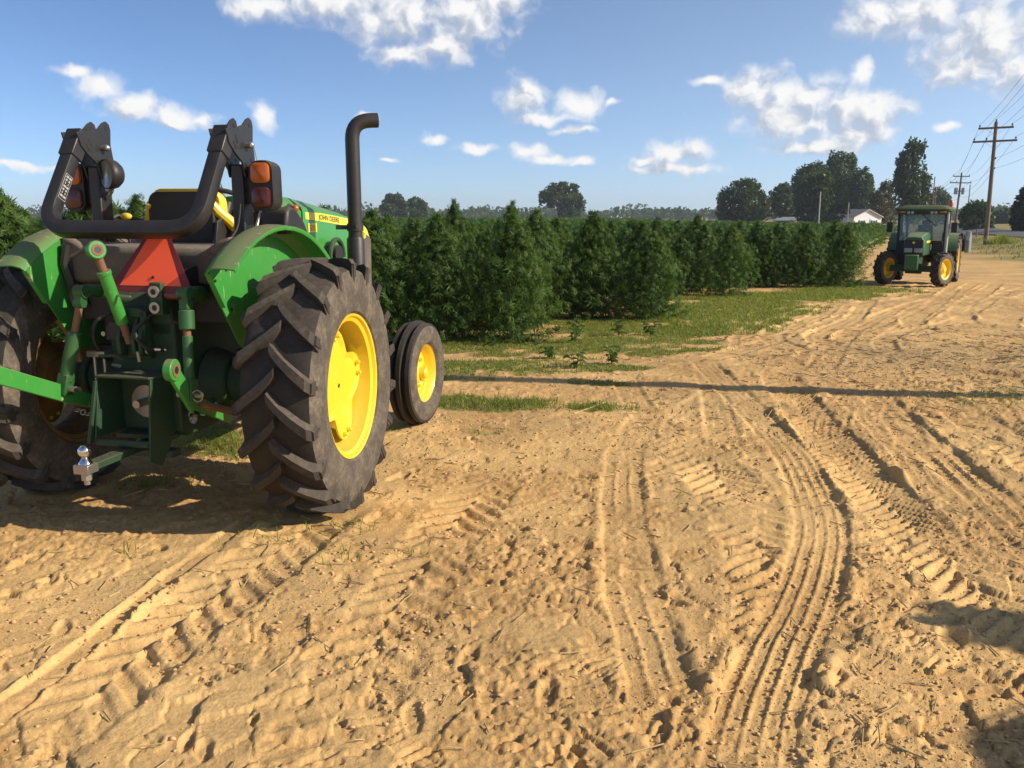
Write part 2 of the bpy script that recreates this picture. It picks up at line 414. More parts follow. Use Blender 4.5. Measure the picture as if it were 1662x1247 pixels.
    def obj(s, name, mats, parent=None, ang=32.0, bev=0.0, fix=True):
        o = link(name, s.mesh(name, mats, ang, fix), parent)
        if bev:
            b = o.modifiers.new('bevel', 'BEVEL')
            b.width = bev; b.segments = 2; b.limit_method = 'ANGLE'; b.angle_limit = R(38)
        return o

def copy_tree(o, parent=None):
    c = o.copy(); COL.objects.link(c)
    if parent is not None: c.parent = parent
    for ch in list(o.children):
        if ch is not c: copy_tree(ch, c)
    return c

def np_mesh(name, verts, faces, mat, smooth=False):
    """fast mesh from numpy arrays; every face has the same number of corners"""
    verts = np.asarray(verts, np.float32); faces = np.asarray(faces, np.int32)
    me = bpy.data.meshes.new(name)
    me.vertices.add(len(verts)); me.vertices.foreach_set('co', verts.ravel())
    k = faces.shape[1]
    me.loops.add(faces.size); me.loops.foreach_set('vertex_index', faces.ravel())
    me.polygons.add(len(faces)); me.polygons.foreach_set('loop_start', np.arange(0, faces.size, k, dtype=np.int32))
    me.materials.append(M[mat] if isinstance(mat, str) else mat)
    if smooth: me.polygons.foreach_set('use_smooth', np.ones(len(faces), bool))
    me.update(calc_edges=True)
    return me

def text_mesh(txt, size, extrude=0.0, shear=0.0):
    cu = bpy.data.curves.new('lettering', 'FONT')
    cu.body = txt; cu.size = size; cu.extrude = extrude; cu.shear = shear; cu.resolution_u = 3; cu.align_x = 'LEFT'
    o = bpy.data.objects.new('lettering', cu); COL.objects.link(o)
    dg = bpy.context.evaluated_depsgraph_get()
    me = bpy.data.meshes.new_from_object(o.evaluated_get(dg))
    bpy.data.objects.remove(o); bpy.data.curves.remove(cu)
    return me

# ================================================================ GROUND
def _h(ix, iy, seed):
    n = (ix.astype(np.int64) * 374761393 + iy.astype(np.int64) * 668265263 + seed * 1442695041) & 0x7fffffff
    n = ((n ^ (n >> 13)) * 1274126177) & 0x7fffffff
    n = n ^ (n >> 16)
    return (n & 0xffff).astype(np.float32) / 65535.0

def vnoise(x, y, seed=0):
    ix = np.floor(x); iy = np.floor(y)
    fx = (x - ix).astype(np.float32); fy = (y - iy).astype(np.float32)
    fx = fx * fx * (3 - 2 * fx); fy = fy * fy * (3 - 2 * fy)
    a = _h(ix, iy, seed); b = _h(ix + 1, iy, seed); c = _h(ix, iy + 1, seed); d = _h(ix + 1, iy + 1, seed)
    return (a * (1 - fx) + b * fx) * (1 - fy) + (c * (1 - fx) + d * fx) * fy - 0.5

def fbm(x, y, f, octs, seed=0, gain=0.5):
    o = 0; a = 1.0
    for i in range(octs):
        o = o + a * vnoise(x * f + 13.7 * i, y * f - 7.1 * i, seed + i); f *= 2.03; a *= gain
    return o

def sstep(a, b, x):
    t = np.clip((x - a) / (b - a), 0, 1)
    return t * t * (3 - 2 * t)

def terrain(x, y):
    """large shape of the land: level by the tractor, sinking half a metre towards the far field"""
    x = np.asarray(x, np.float64); y = np.asarray(y, np.float64)
    z = -0.50 * np.clip((y - 9) / 24, 0, 1)
    u = x / np.maximum(y, 12.0)
    # the field falls gently away to the right, then the verge climbs to the road
    z = z - 0.75 * sstep(0.02, 0.40, u) * sstep(28, 120, y) * (1 - sstep(0.47, 0.56, u))
    z = z + 0.20 * sstep(0.47, 0.60, u) * sstep(30, 60, y)
    return z

def tz(x, y):
    return float(terrain(np.array([x]), np.array([y]))[0])

def resample(pts, step=0.05):
    pts = np.array(pts, float)
    out = []
    for i in range(len(pts) - 1):
        p0 = pts[max(i - 1, 0)]; p1 = pts[i]; p2 = pts[i + 1]; p3 = pts[min(i + 2, len(pts) - 1)]
        n = max(2, int(np.linalg.norm(p2 - p1) / step))
        t = np.linspace(0, 1, n, endpoint=False)[:, None]
        out.append(0.5 * ((2 * p1) + (-p0 + p2) * t + (2 * p0 - 5 * p1 + 4 * p2 - p3) * t ** 2 + (-p0 + 3 * p1 - 3 * p2 + p3) * t ** 3))
    out.append(pts[-1:])
    return np.vstack(out)

# grid: fine near the viewer's standing place, coarser with distance, flat skirt all round
NU, UMAX = 780, 0.69
u_in = np.linspace(-UMAX, UMAX, NU)
u_out = np.geomspace(0.76, 30, 16)
U_ = np.concatenate([-u_out[::-1], u_in, u_out])
Ys = [0.35]
while Ys[-1] < 35:
    y = Ys[-1]
    Ys.append(y + max(0.0088, 0.0045 * y))
while Ys[-1] < 90:
    Ys.append(Ys[-1] * 1.02)
while Ys[-1] < 4500:
    Ys.append(Ys[-1] * 1.09)
Y_ = np.array(Ys)
GY, GU = np.meshgrid(Y_, U_, indexing='ij')
GX = GU * (GY + 1.1)
ny, nx = GX.shape
X = GX.ravel(); Y = GY.ravel()
near = (Y < 34) & (np.abs(GU.ravel()) <= UMAX)
idx = np.nonzero(near)[0]
xn = X[idx]; yn = Y[idx]

# --- rough, trampled sand
fade = sstep(0.35, 0.8, yn) * (1 - sstep(26, 34, yn))
wx = xn + 0.10 * fbm(xn, yn, 1.7, 2, 40); wy = yn + 0.10 * fbm(xn, yn, 1.7, 2, 50)
rough_zone = np.clip(0.75 + 1.4 * fbm(xn, yn, 0.55, 3, 5), 0.5, 1.25)
rough_zone *= 1 - 0.45 * sstep(9, 15, yn)
h = 0.030 * fbm(wx, wy, 0.7, 3, 1)
def cells(x, y, size, seed, jit=.9):
    """broken-crust plates: nearest cell's random value, tilt and the distance to the plate's edge"""
    gx = x / size; gy = y / size; ix = np.floor(gx); iy = np.floor(gy)
    d1 = np.full(len(x), 9e9); d2 = np.full(len(x), 9e9); val = np.zeros(len(x)); tx_ = np.zeros(len(x)); ty_ = np.zeros(len(x))
    for a in (-1, 0, 1):
        for b in (-1, 0, 1):
            cx = ix + a; cy = iy + b
            px_ = cx + .5 + jit * (_h(cx, cy, seed) - .5); py_ = cy + .5 + jit * (_h(cx, cy, seed + 1) - .5)
            ex = gx - px_; ey = gy - py_; d = ex * ex + ey * ey
            m = d < d1
            d2 = np.where(m, d1, np.minimum(d2, d)); d1 = np.where(m, d, d1)
            v = _h(cx, cy, seed + 2)
            val = np.where(m, v, val)
            tl = (_h(cx, cy, seed + 3) - .5) * ex + (_h(cx, cy, seed + 4) - .5) * ey
            tx_ = np.where(m, tl, tx_)
    return val - .5, tx_, np.sqrt(d2) - np.sqrt(d1)
qx = xn + .09 * fbm(xn, yn, 5, 3, 501, .6); qy = yn + .09 * fbm(xn, yn, 5, 3, 511, .6)
v1, t1, e1 = cells(qx, qy * 1.3, .20, 601)
v2, t2, e2 = cells(qx * 1.1, qy * 1.2, .095, 611)
k2 = sstep(-.10, .20, fbm(xn, yn, 1.9, 3, 621)) 
lowk = np.clip(rough_zone, .3, 1.2)
h += lowk * (.015 * np.sign(v1) * np.abs(v1 * 2) ** 1.6 + .024 * t1 - .008 * (1 - sstep(.0, .10, e1)))
h += lowk * k2 * (.009 * np.sign(v2) * np.abs(v2 * 2) ** 1.8 + .012 * t2 - .006 * (1 - sstep(.0, .12, e2)))
# crumbly, granular stretches
cm = sstep(.02, .24, fbm(xn, yn, 1.5, 4, 261, .58))
g1 = fbm(xn, yn, 24, 3, 271, .6); g2 = fbm(xn, yn, 46, 2, 281, .6)
h += cm * (.014 * np.clip(g1, -.10, .5) + .015 * np.clip(g2, -.1, .5))
h += 0.0016 * fbm(xn, yn, 38, 2, 31, 0.6)

flat = np.zeros_like(h)      # how far a track has pressed the surface smooth
damp = np.zeros_like(h)

# --- foot and hoof marks, gouges: pits with a pushed-up lip
pr = np.random.default_rng(21)
def pit(cx, cy, a, la, lb, dep, lip):
    m = (np.abs(xn - cx) < 2.2 * la) & (np.abs(yn - cy) < 2.2 * la)
    if not m.any(): return
    dx = xn[m] - cx; dy = yn[m] - cy
    p = (dx * math.cos(a) + dy * math.sin(a)) / la; q = (-dx * math.sin(a) + dy * math.cos(a)) / lb
    d = np.sqrt(p * p + q * q) * (1 + 0.35 * vnoise(dx * 26, dy * 26, int(cx * 100) & 255))
    h[m] += -dep * (1 - sstep(0.74, 1.0, d)) + lip * np.exp(-((d - 1.2) / 0.22) ** 2) * (0.6 + 0.8 * (p > 0))
for _ in range(420):
    y0 = 1.9 + 7.5 * pr.random() ** 1.35
    x0 = (pr.random() * 2 - 1) * 0.72 * (y0 + 0.5)
    if x0 > 1.4 and pr.random() < .35: continue
    la = .022 + .085 * pr.random() ** 2
    pit(x0, y0, pr.choice((-.5, .55, 1.9)) + pr.normal(0, .35), la, min(la * pr.uniform(.28, .7), .035), pr.uniform(.006, .018), pr.uniform(.002, .007))
# short runs of pressed bars left by cleats and treads
def bar_print(cx, cy, a, hl, hw_, dep):
    m = np.nonzero((np.abs(xn - cx) < hl + .03) & (np.abs(yn - cy) < hl + .03))[0]
    if len(m) == 0: return
    dx = xn[m] - cx; dy = yn[m] - cy
    p = np.abs(dx * math.cos(a) + dy * math.sin(a)) / hl; q = np.abs(-dx * math.sin(a) + dy * math.cos(a)) / hw_
    k = (1 - sstep(.75, 1.0, p)) * (1 - sstep(.55, 1.1, q))
    h[m] -= dep * k
    h[m] += dep * .35 * (1 - sstep(.75, 1.1, p)) * np.exp(-((q - 1.6) / .5) ** 2)
for _ in range(150):
    y0 = 2.0 + 6.0 * pr.random() ** 1.3; x0 = (pr.random() * 2 - 1) * .68 * (y0 + .4)
    a = pr.choice((-.25, .15, .5)) + pr.normal(0, .25); b_ = a + pr.choice((1.2, 1.57, 1.9)); n_ = int(pr.integers(3, 9)); sp_ = pr.uniform(.034, .065); L_ = pr.uniform(.035, .085)
    for k_ in range(n_):
        if pr.random() < .18: continue
        bar_print(x0 + math.cos(b_) * sp_ * k_ + pr.normal(0, .006), y0 + math.sin(b_) * sp_ * k_ + pr.normal(0, .006), a + pr.normal(0, .08), L_ * pr.uniform(.7, 1.1), pr.uniform(.009, .015), pr.uniform(.007, .014))
# shoe prints: sole and heel
for _ in range(34):
    y0 = 2.1 + 4.5 * pr.random(); x0 = (pr.random() * 1.5 - .75) * (y0 + .3); a = pr.uniform(-.6, 2.4)
    pit(x0, y0, a, .105, .048, .016, .006)
    pit(x0 + .155 * math.cos(a), y0 + .155 * math.sin(a), a, .042, .036, .020, .005)

# --- wheel tracks
def track(pts, hw, dep, kind, pitch=0.12, ribs=4, amp=0.012, press=0.8, berm=0.010, endfade=0.4, lift=0.0, wear=0.0):
    P_ = resample(pts)
    seg = np.diff(P_, axis=0); L = np.linalg.norm(seg, axis=1); S = np.concatenate([[0], np.cumsum(L)])
    lo = P_.min(0) - hw * 2.4; hi = P_.max(0) + hw * 2.4
    m = np.nonzero((xn > lo[0]) & (xn < hi[0]) & (yn > lo[1]) & (yn < hi[1]))[0]
    if len(m) == 0: return
    x = xn[m]; y = yn[m]
    best = np.full(len(m), 1e9); s_ = np.zeros(len(m)); d_ = np.zeros(len(m))
    for i in range(0, len(seg), 3):
        j = min(i + 3, len(P_) - 1)
        a = P_[i]; v = P_[j] - a; l = np.hypot(*v)
        if l < 1e-6: continue
        v = v / l
        mm = np.nonzero((np.abs(x - a[0]) < l + hw * 2.4) & (np.abs(y - a[1]) < l + hw * 2.4))[0]
        rx = x[mm] - a[0]; ry = y[mm] - a[1]
        t = np.clip(rx * v[0] + ry * v[1], 0, l)
        ex = rx - t * v[0]; ey = ry - t * v[1]
        dd = ex * ex + ey * ey
        sg = np.sign(v[0] * ry - v[1] * rx)
        w = dd < best[mm]
        k = mm[w]
        best[k] = dd[w]; s_[k] = S[i] + t[w]; d_[k] = (np.sqrt(dd) * sg)[w]
    s_ = s_ + .05 * fbm(x, y, 3.0, 3, 301); d_ = d_ + hw * (.20 - .30 * wear) * fbm(x, y, 2.2, 4, 311)
    q = d_ / hw; aq = np.abs(q)
    worn = np.clip(.70 + wear + 1.2 * fbm(x, y, 2.4, 4, 321, .6), 0.15, 1.15)
    ap = amp * worn
    ends = sstep(0, endfade, s_) * sstep(0, endfade, S[-1] - s_)
    wob = 0.75 + 0.9 * fbm(x, y, 1.3, 2, 77)
    ends = ends * np.clip(wob, 0.25, 1.15)
    ins = (1 - sstep(0.86, 1.06, aq)) * ends
    z = -dep * ins + berm * np.exp(-((aq - 1.2) / 0.20) ** 2) * ends * np.clip(0.4 + 2.2 * fbm(x, y, 5, 2, 66), 0, 1.6)
    if kind == 'ribs':
        r = np.abs((((q + 1) * ribs / 2) % 1.0) - 0.5) * 2
        z += ap * .75 * ins * sstep(0.62, 0.92, r)
        lug = np.abs(((s_ / pitch + 0.35 * np.floor((q + 1) * ribs / 2)) % 1.0) - 0.5) * 2
        z += ap * 0.50 * ins * sstep(0.45, 0.8, lug) * (1 - .5 * (aq < .3))
    elif kind == 'chevron':
        ph = (s_ / pitch - 0.85 * aq * hw / pitch + 0.5 * (q > 0)) % 1.0
        bar = 1 - sstep(0.16, 0.40, np.abs(ph - 0.5))
        bar = bar * sstep(0.02, 0.08, aq + 0.05)
        z += -ap * 1.2 * ins * bar + ap * 0.45 * ins * (1 - bar)
    elif kind == 'smooth':
        z += amp * 0.5 * ins * fbm(x, y, 9, 2, 71)
    k = np.clip(ins * press * (.55 + .45 * worn), 0, 1)
    h[m] = h[m] * (1 - k) + z + lift * ins
    flat[m] = np.maximum(flat[m], k)

track([(1.25, 7.42), (.91, 6.34), (.72, 5.39), (.62, 4.57), (.56, 3.81), (.54, 3.15), (.53, 2.55)], .135, .022, 'ribs', .07, 3, .008, .75, .012)
track([(2.9, 9.3), (2.56, 7.42), (2.44, 6.53), (2.32, 5.67), (2.25, 5.0), (2.17, 4.28), (2.13, 3.6), (2.11, 2.9)], .21, .026, 'chevron', .105, 4, .022, .85, .016, wear=.3)
track([(3.3, 10.4), (3.19, 9.34), (3.15, 7.96), (3.02, 6.95), (2.84, 5.99), (2.62, 5.0), (2.45, 4.2), (2.33, 3.3)], .15, .016, 'ribs', .06, 4, .010, .75, .012)
track([(3.75, 9.6), (3.57, 8.58), (3.32, 7.42), (3.13, 6.53), (2.96, 5.53), (2.83, 4.78), (2.67, 4.03)], .16, .024, 'ribs', .08, 3, .018, .8, .014)
track([(3.9, 7.4), (3.75, 6.4), (3.55, 5.4), (3.4, 4.6)], .2, .022, 'chevron', .11, 4, .016, .7, .012)
track([(1.2, 6.6), (1.32, 5.6), (1.36, 4.9), (1.3, 4.2), (1.2, 3.5), (1.1, 2.9)], .24, .010, 'chevron', .13, 4, .015, .45, .008)
track([(-.94, 5.25), (-1.04, 4.76), (-1.26, 3.78), (-1.48, 2.8), (-1.62, 2.1)], .205, .012, 'chevron', .16, 4, .017, .5, .012)
track([(-.1, 5.6), (-.32, 4.4), (-.5, 3.4), (-.62, 2.2)], .2, .008, 'chevron', .16, 4, .014, .35, .006)
track([(-1.30, 4.75), (-1.48, 4.33), (-1.61, 3.6), (-1.69, 2.96), (-1.76, 2.4)], .05, .018, 'smooth', .1, 2, .004, .8, .016)
track([(1.52, 6.1), (1.61, 6.34), (1.77, 7.18), (1.96, 8.26), (2.21, 9.81)], .13, .018, 'ribs', .06, 4, .010, .75, .012)
track([(2.26, 10.06), (3.34, 11.54), (4.58, 13.51), (6.31, 16.27), (8.49, 19.42), (10.31, 21.5), (13.5, 27)], .17, .025, 'ribs', .1, 3, .014, .8, .02)
track([(3.4, 9.4), (4.3, 11.3), (5.3, 13.3), (7.0, 16.1), (9.1, 19.1), (11.0, 21.5), (14.5, 27)], .17, .025, 'ribs', .1, 3, .014, .8, .02)
track([(5.4, 8.6), (4.96, 9.34), (4.5, 10.6), (4.3, 11.7), (4.6, 12.8), (5.96, 15.04), (7.25, 17.71), (8.9, 21.2)], .18, .03, 'ribs', .1, 3, .016, .85, .022)
track([(4.0, 10.4), (3.7, 11.6), (4.0, 13.0), (5.4, 15.3), (6.6, 17.8), (8.2, 21.2)], .18, .03, 'ribs', .1, 3, .016, .85, .022)
track([(6.4, 13.2), (7.04, 15.04), (8.64, 17.71), (10.23, 20.41), (12.3, 24.06)], .2, .03, 'smooth', .1, 3, .01, .8, .028)
track([(7.69, 14.4), (9.28, 17.71), (12.51, 22.71), (15.2, 27)], .2, .03, 'smooth', .1, 3, .01, .8, .028)
track([(3.19, 8.9), (2.92, 10.2), (2.3, 11.2), (1.6, 11.5)], .16, .02, 'ribs', .1, 3, .012, .7, .016)
track([(5.6, 9.6), (4.6, 9.1), (3.6, 8.5), (2.7, 7.7)], .15, .016, 'ribs', .08, 4, .010, .6, .012)
track([(6.5, 9.0), (5.2, 7.6), (4.4, 6.4), (3.8, 5.2)], .16, .02, 'ribs', .1, 3, .012, .7, .014)
track([(2.26, 10.06), (2.18, 8.93), (2.11, 7.68), (2.06, 6.74), (1.99, 5.83), (1.81, 4.89), (1.6, 4.2), (1.32, 3.6), (1.03, 3.05), (.82, 2.63), (.63, 2.1)], .150, .034, 'ribs', .050, 5, .014, .95, .018, wear=.45)

# many older passes up and down the lane
lr = np.random.default_rng(31)
LANE = np.array([(2.6, 8.6), (3.6, 10.4), (4.9, 12.8), (6.6, 15.6), (8.8, 18.8), (11.4, 22.2), (14.6, 26.5), (17.5, 30.5)])
for k_ in range(20):
    off = lr.uniform(-1.7, 4.6); i0 = int(lr.integers(0, 4)); i1 = int(lr.integers(6, 9))
    pts_ = [(p[0] + off * .9 + lr.normal(0, .16) , p[1] - off * .55 + lr.normal(0, .16)) for p in LANE[i0:i1]]
    track(pts_, lr.uniform(.12, .2), lr.uniform(.008, .02), 'ribs' if lr.random() < .75 else 'chevron', lr.uniform(.09, .14), int(lr.integers(2, 5)), lr.uniform(.010, .018), .6, lr.uniform(.010, .022), 1.0)
for k_ in range(9):
    x0 = lr.uniform(1.0, 4.6); y0 = lr.uniform(4.2, 6.5)
    track([(x0, y0), (x0 + lr.normal(.15, .25), y0 + 1.5), (x0 + lr.normal(.5, .4), y0 + 3.2), (x0 + lr.normal(1.0, .6), y0 + 5.0)], lr.uniform(.11, .17), lr.uniform(.006, .014), 'ribs' if lr.random() < .6 else 'chevron', lr.uniform(.05, .1), int(lr.integers(3, 6)), lr.uniform(.007, .013), .55, .008, .8)

# ground packed under the tractors' wheels
def press_disc(cx, cy, r, z0):
    d = np.hypot(xn - cx, yn - cy); k = 1 - sstep(r * .6, r, d)
    h[:] = h * (1 - k) + z0 * k
TA = R(12.4); TO = np.array([-1.92, 4.95])
def t2w(x, y): return TO + x * np.array([math.cos(TA), -math.sin(TA)]) + y * np.array([math.sin(TA), math.cos(TA)])
for (lx, ly, r) in ((.9, 0, .34), (-.9, 0, .34), (.73, 2.05, .25), (-.73, 2.05, .25)):
    c = t2w(lx, ly); press_disc(c[0], c[1], r, 0.008)

# --- what grows where (used by the ground tint and by the blades)
GSTRIP = resample([(-6, 9.4), (-3, 10.4), (-.93, 11.3), (.15, 11.0), (1.5, 12.0), (3.46, 14.6), (5.4, 18.6), (7.6, 21.3), (9.6, 23.6)], .25)
GPATCH = [(-.22, 9.71, 1.0, .45, .9), (-.0, 7.5, .42, .26, 1.0), (.75, 7.42, .36, .24, .8), (-.53, 7.6, .35, .25, .7), (-2.25, 6.3, .75, .45, .95), (-.9, 4.39, .16, .06, .5),
          (.33, 9.34, .75, .3, .8), (1.1, 9.5, .4, .25, .7), (-.92, 6.53, .35, .2, .6), (1.83, 11.0, .9, .4, .75), (-2.18, 5.15, .3, .15, .7), (-.44, 6.53, .3, .12, .5),
          (-1.2, 9.3, 1.3, .8, .85), (.9, 8.5, .3, .12, .5), (-.6, 8.7, .5, .2, .7), (2.4, 13.2, .6, .3, .6), (-2.8, 8.3, 1.5, 1.0, .8), (-5, 6.5, 2, 1.5, .6), (1.6, 13.4, 1.5, .9, 1.35), (4.2, 17.0, 1.3, 1.4, 1.35), (6.9, 21.2, 2.0, 1.3, 1.35), (.3, 10.9, 1.8, .7, 1.0), (8.8, 23.0, 1.4, .8, 1.2), (1.1, 14.6, 1.6, .6, 1.4), (-.6, 12.3, 1.6, .6, 1.1), (4.6, 20.3, 1.5, .9, 1.4), (2.9, 15.9, .7, 1.0, 1.3)]
def green_mask(x, y):
    g = np.zeros(len(x))
    m = np.nonzero((y > 7) & (y < 27) & (x < 13))[0]
    if len(m):
        best = np.full(len(m), 1e9)
        for p in GSTRIP:
            best = np.minimum(best, (x[m] - p[0]) ** 2 + ((y[m] - p[1])) ** 2)
        g[m] = 1 - sstep(0.25, 1.0, np.sqrt(best) / (0.85 + 0.045 * y[m]))
    for (cx, cy, rx, ry, w) in GPATCH:
        q = np.sqrt(((x - cx) / (rx * 1.25)) ** 2 + ((y - cy) / (ry * 1.25)) ** 2)
        g = np.maximum(g, w * (1 - sstep(0.35, 1.1, q)))
    n = fbm(x, y, 1.7, 5, 91, 0.62)
    return np.clip(g * 1.75 + n * 2.5 - 0.42, 0, 1) * (g > 0.02)

def field_end(y):
    """right-hand edge of the crop at depth y: the rows end in steps along the lane"""
    y = np.asarray(y, float)
    st = np.select([y < 14.4, y < 20, y < 23.6, y < 28], [.55, 3.0, 5.6, 9.9], .45 * y - 1.9)
    return st
def field_front(x):
    return np.interp(x, [-30, -8, -5.5, -3.5, -2.0, 0, 400], [6.0, 8.4, 9.6, 11.2, 11.9, 11.9, 11.9])

gm = np.zeros(len(X)); gm[idx] = green_mask(xn, yn)
h += 0.012 * gm[idx] * fbm(xn, yn, 6, 3, 95)
infield = (Y > field_front(X)) & (X < field_end(Y) + .2)
u = X / np.maximum(Y, 1)
# grassy verge right of the lane and beyond the field
verge = sstep(-1.2, 1.6, X - (22.4 + (Y - 37.9) * .39) + 3.2 * vnoise(X * .3, Y * .3, 7)) * sstep(26, 33, Y)
far = sstep(180, 230, Y)
gtint = np.maximum(gm, np.maximum(verge * .9, far * .9))
gtint = np.maximum(gtint, sstep(0.7, 1.1, np.abs(u)) * sstep(14, 26, Y) * .8)
brown = np.zeros(len(X)); brown[idx] = np.clip(0.20 + 0.80 * cm + 1.5 * fbm(xn, yn, 1.1, 4, 61) + .5 * v2 * k2 - 0.30 * flat - 9.0 * (h - .006) * (yn < 12), 0, 1)  # crumbly soil browns, plus recess shade put into pits and low spots
brown[~near] = .45
soil = (infield & (Y < 60)).astype(float)
straw = np.zeros(len(X)); straw[idx] = np.clip(1.2 * np.exp(-(((xn - 6.2) / 2.2) ** 2 + ((yn - 10.3) / 1.7) ** 2)) + .9 * np.exp(-(((xn - 5.2) / .9) ** 2 + ((yn - 7.9) / .5) ** 2)) + 1.2 * fbm(xn, yn, 1.9, 3, 33) - .12, 0, 1)
Z = terrain(X, Y)
Z[idx] += .9 * h * fade
verts = np.stack([X, Y, Z], 1)
ii = np.arange(ny * nx).reshape(ny, nx)
faces = np.stack([ii[:-1, :-1].ravel(), ii[:-1, 1:].ravel(), ii[1:, 1:].ravel(), ii[1:, :-1].ravel()], 1)
# skirt behind and beside
nv = len(verts)
yb = Y_[0]
sk = np.array([[-4800, -600, 0], [4800, -600, 0], [4800, yb, 0], [U_[-1] * (yb + 1.1), yb, 0], [U_[0] * (yb + 1.1), yb, 0], [-4800, yb, 0]])
verts = np.vstack([verts, sk])
faces = np.vstack([faces, [[nv, nv + 1, nv + 2, nv + 5]]])
_ground_verts, _ground_faces = verts, faces

def ground_mat():
    m, nt, b = mat_new('sandy_soil')
    at = node(nt, 'ShaderNodeAttribute', attribute_name='cover')
    sp = node(nt, 'ShaderNodeSeparateColor', {0: at.outputs['Color']})
    tcn = nt.nodes.new('ShaderNodeTexCoord'); ob = tcn.outputs['Object']
    n1 = node(nt, 'ShaderNodeTexNoise', {'Vector': ob, 'Scale': 2.3, 'Detail': 8.0, 'Roughness': 0.62})
    n2 = node(nt, 'ShaderNodeTexNoise', {'Vector': ob, 'Scale': 55.0, 'Detail': 5.0, 'Roughness': 0.7})
    n3 = node(nt, 'ShaderNodeTexNoise', {'Vector': ob, 'Scale': 14.0, 'Detail': 6.0, 'Roughness': 0.7})
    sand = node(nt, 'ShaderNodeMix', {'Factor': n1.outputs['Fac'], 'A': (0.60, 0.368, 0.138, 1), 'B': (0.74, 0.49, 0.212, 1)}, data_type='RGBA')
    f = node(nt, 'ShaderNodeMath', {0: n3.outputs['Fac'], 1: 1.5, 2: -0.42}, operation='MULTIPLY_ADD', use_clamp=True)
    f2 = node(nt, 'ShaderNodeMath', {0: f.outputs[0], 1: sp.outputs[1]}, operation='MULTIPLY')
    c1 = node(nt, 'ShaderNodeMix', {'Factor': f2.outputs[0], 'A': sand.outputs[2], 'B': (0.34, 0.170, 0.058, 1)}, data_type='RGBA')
    n4 = node(nt, 'ShaderNodeTexNoise', {'Vector': ob, 'Scale': 0.8, 'Detail': 6.0, 'Roughness': 0.65})
    pale = node(nt, 'ShaderNodeMapRange', {'Value': n4.outputs['Fac'], 'From Min': 0.34, 'From Max': 0.66, 'To Min': 0.87, 'To Max': 1.14})
    c1 = node(nt, 'ShaderNodeMix', {'Factor': 1.0, 'A': c1.outputs[2], 'B': pale.outputs[0]}, data_type='RGBA', blend_type='MULTIPLY')
    # fine grains
    gr = node(nt, 'ShaderNodeMapRange', {'Value': n2.outputs['Fac'], 'From Min': 0.3, 'From Max': 0.7, 'To Min': 0.80, 'To Max': 1.14})
    c1b = node(nt, 'ShaderNodeVectorMath', {0: c1.outputs[2], 'Scale': gr.outputs[0]}, operation='SCALE')
    st = node(nt, 'ShaderNodeMath', {0: n3.outputs['Fac'], 1: sp.outputs[2]}, operation='MULTIPLY')
    c2 = node(nt, 'ShaderNodeMix', {'Factor': st.outputs[0], 'A': c1b.outputs[0], 'B': (0.30, 0.225, 0.115, 1)}, data_type='RGBA')
    n4 = node(nt, 'ShaderNodeTexNoise', {'Vector': ob, 'Scale': 0.35, 'Detail': 7.0, 'Roughness': 0.65})
    gcol = node(nt, 'ShaderNodeMix', {'Factor': n4.outputs['Fac'], 'A': (0.095, 0.13, 0.028, 1), 'B': (0.21, 0.22, 0.07, 1)}, data_type='RGBA')
    c3 = node(nt, 'ShaderNodeMix', {'Factor': sp.outputs[0], 'A': c2.outputs[0 if False else 2], 'B': gcol.outputs[2]}, data_type='RGBA')
    nt.links.new(c3.outputs[2], b.inputs['Base Color'])
    b.inputs['Roughness'].default_value = 0.95
    b.inputs['Specular IOR Level'].default_value = 0.15
    hh = node(nt, 'ShaderNodeMath', {0: n2.outputs['Fac'], 1: 0.5, 2: n3.outputs['Fac']}, operation='MULTIPLY_ADD')
    bp = node(nt, 'ShaderNodeBump', {'Strength': 0.8, 'Distance': 0.012, 'Height': hh.outputs[0]})
    nt.links.new(bp.outputs[0], b.inputs['Normal'])
    return m
M['ground'] = ground_mat()
gme = np_mesh('ground', verts, faces, 'ground', smooth=True)
ca = gme.color_attributes.new('cover', 'FLOAT_COLOR', 'POINT')
cc = np.zeros((len(verts), 4), np.float32); cc[:, 3] = 1
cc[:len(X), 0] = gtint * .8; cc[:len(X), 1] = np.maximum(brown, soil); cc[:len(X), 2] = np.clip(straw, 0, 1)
ca.data.foreach_set('color', cc.ravel())
ground = setp(link('ground', gme), 'sandy dirt yard and lane pressed with tyre tracks', 'ground', kind='structure')

H_ = Z.reshape(ny, nx)
def ground_z(x, y):
    """height of the built ground under points (numpy)"""
    x = np.atleast_1d(np.asarray(x, float)); y = np.atleast_1d(np.asarray(y, float))
    uu = x / (y + 1.1)
    fi = np.clip(np.interp(y, Y_, np.arange(ny)), 0, ny - 1.001); fj = np.clip(np.interp(uu, U_, np.arange(nx)), 0, nx - 1.001)
    i = fi.astype(int); j = fj.astype(int); a = fi - i; b = fj - j
    z = (H_[i, j] * (1 - b) + H_[i, j + 1] * b) * (1 - a) + (H_[i + 1, j] * (1 - b) + H_[i + 1, j + 1] * b) * a
    return np.where(y < Y_[0], 0.0, z)

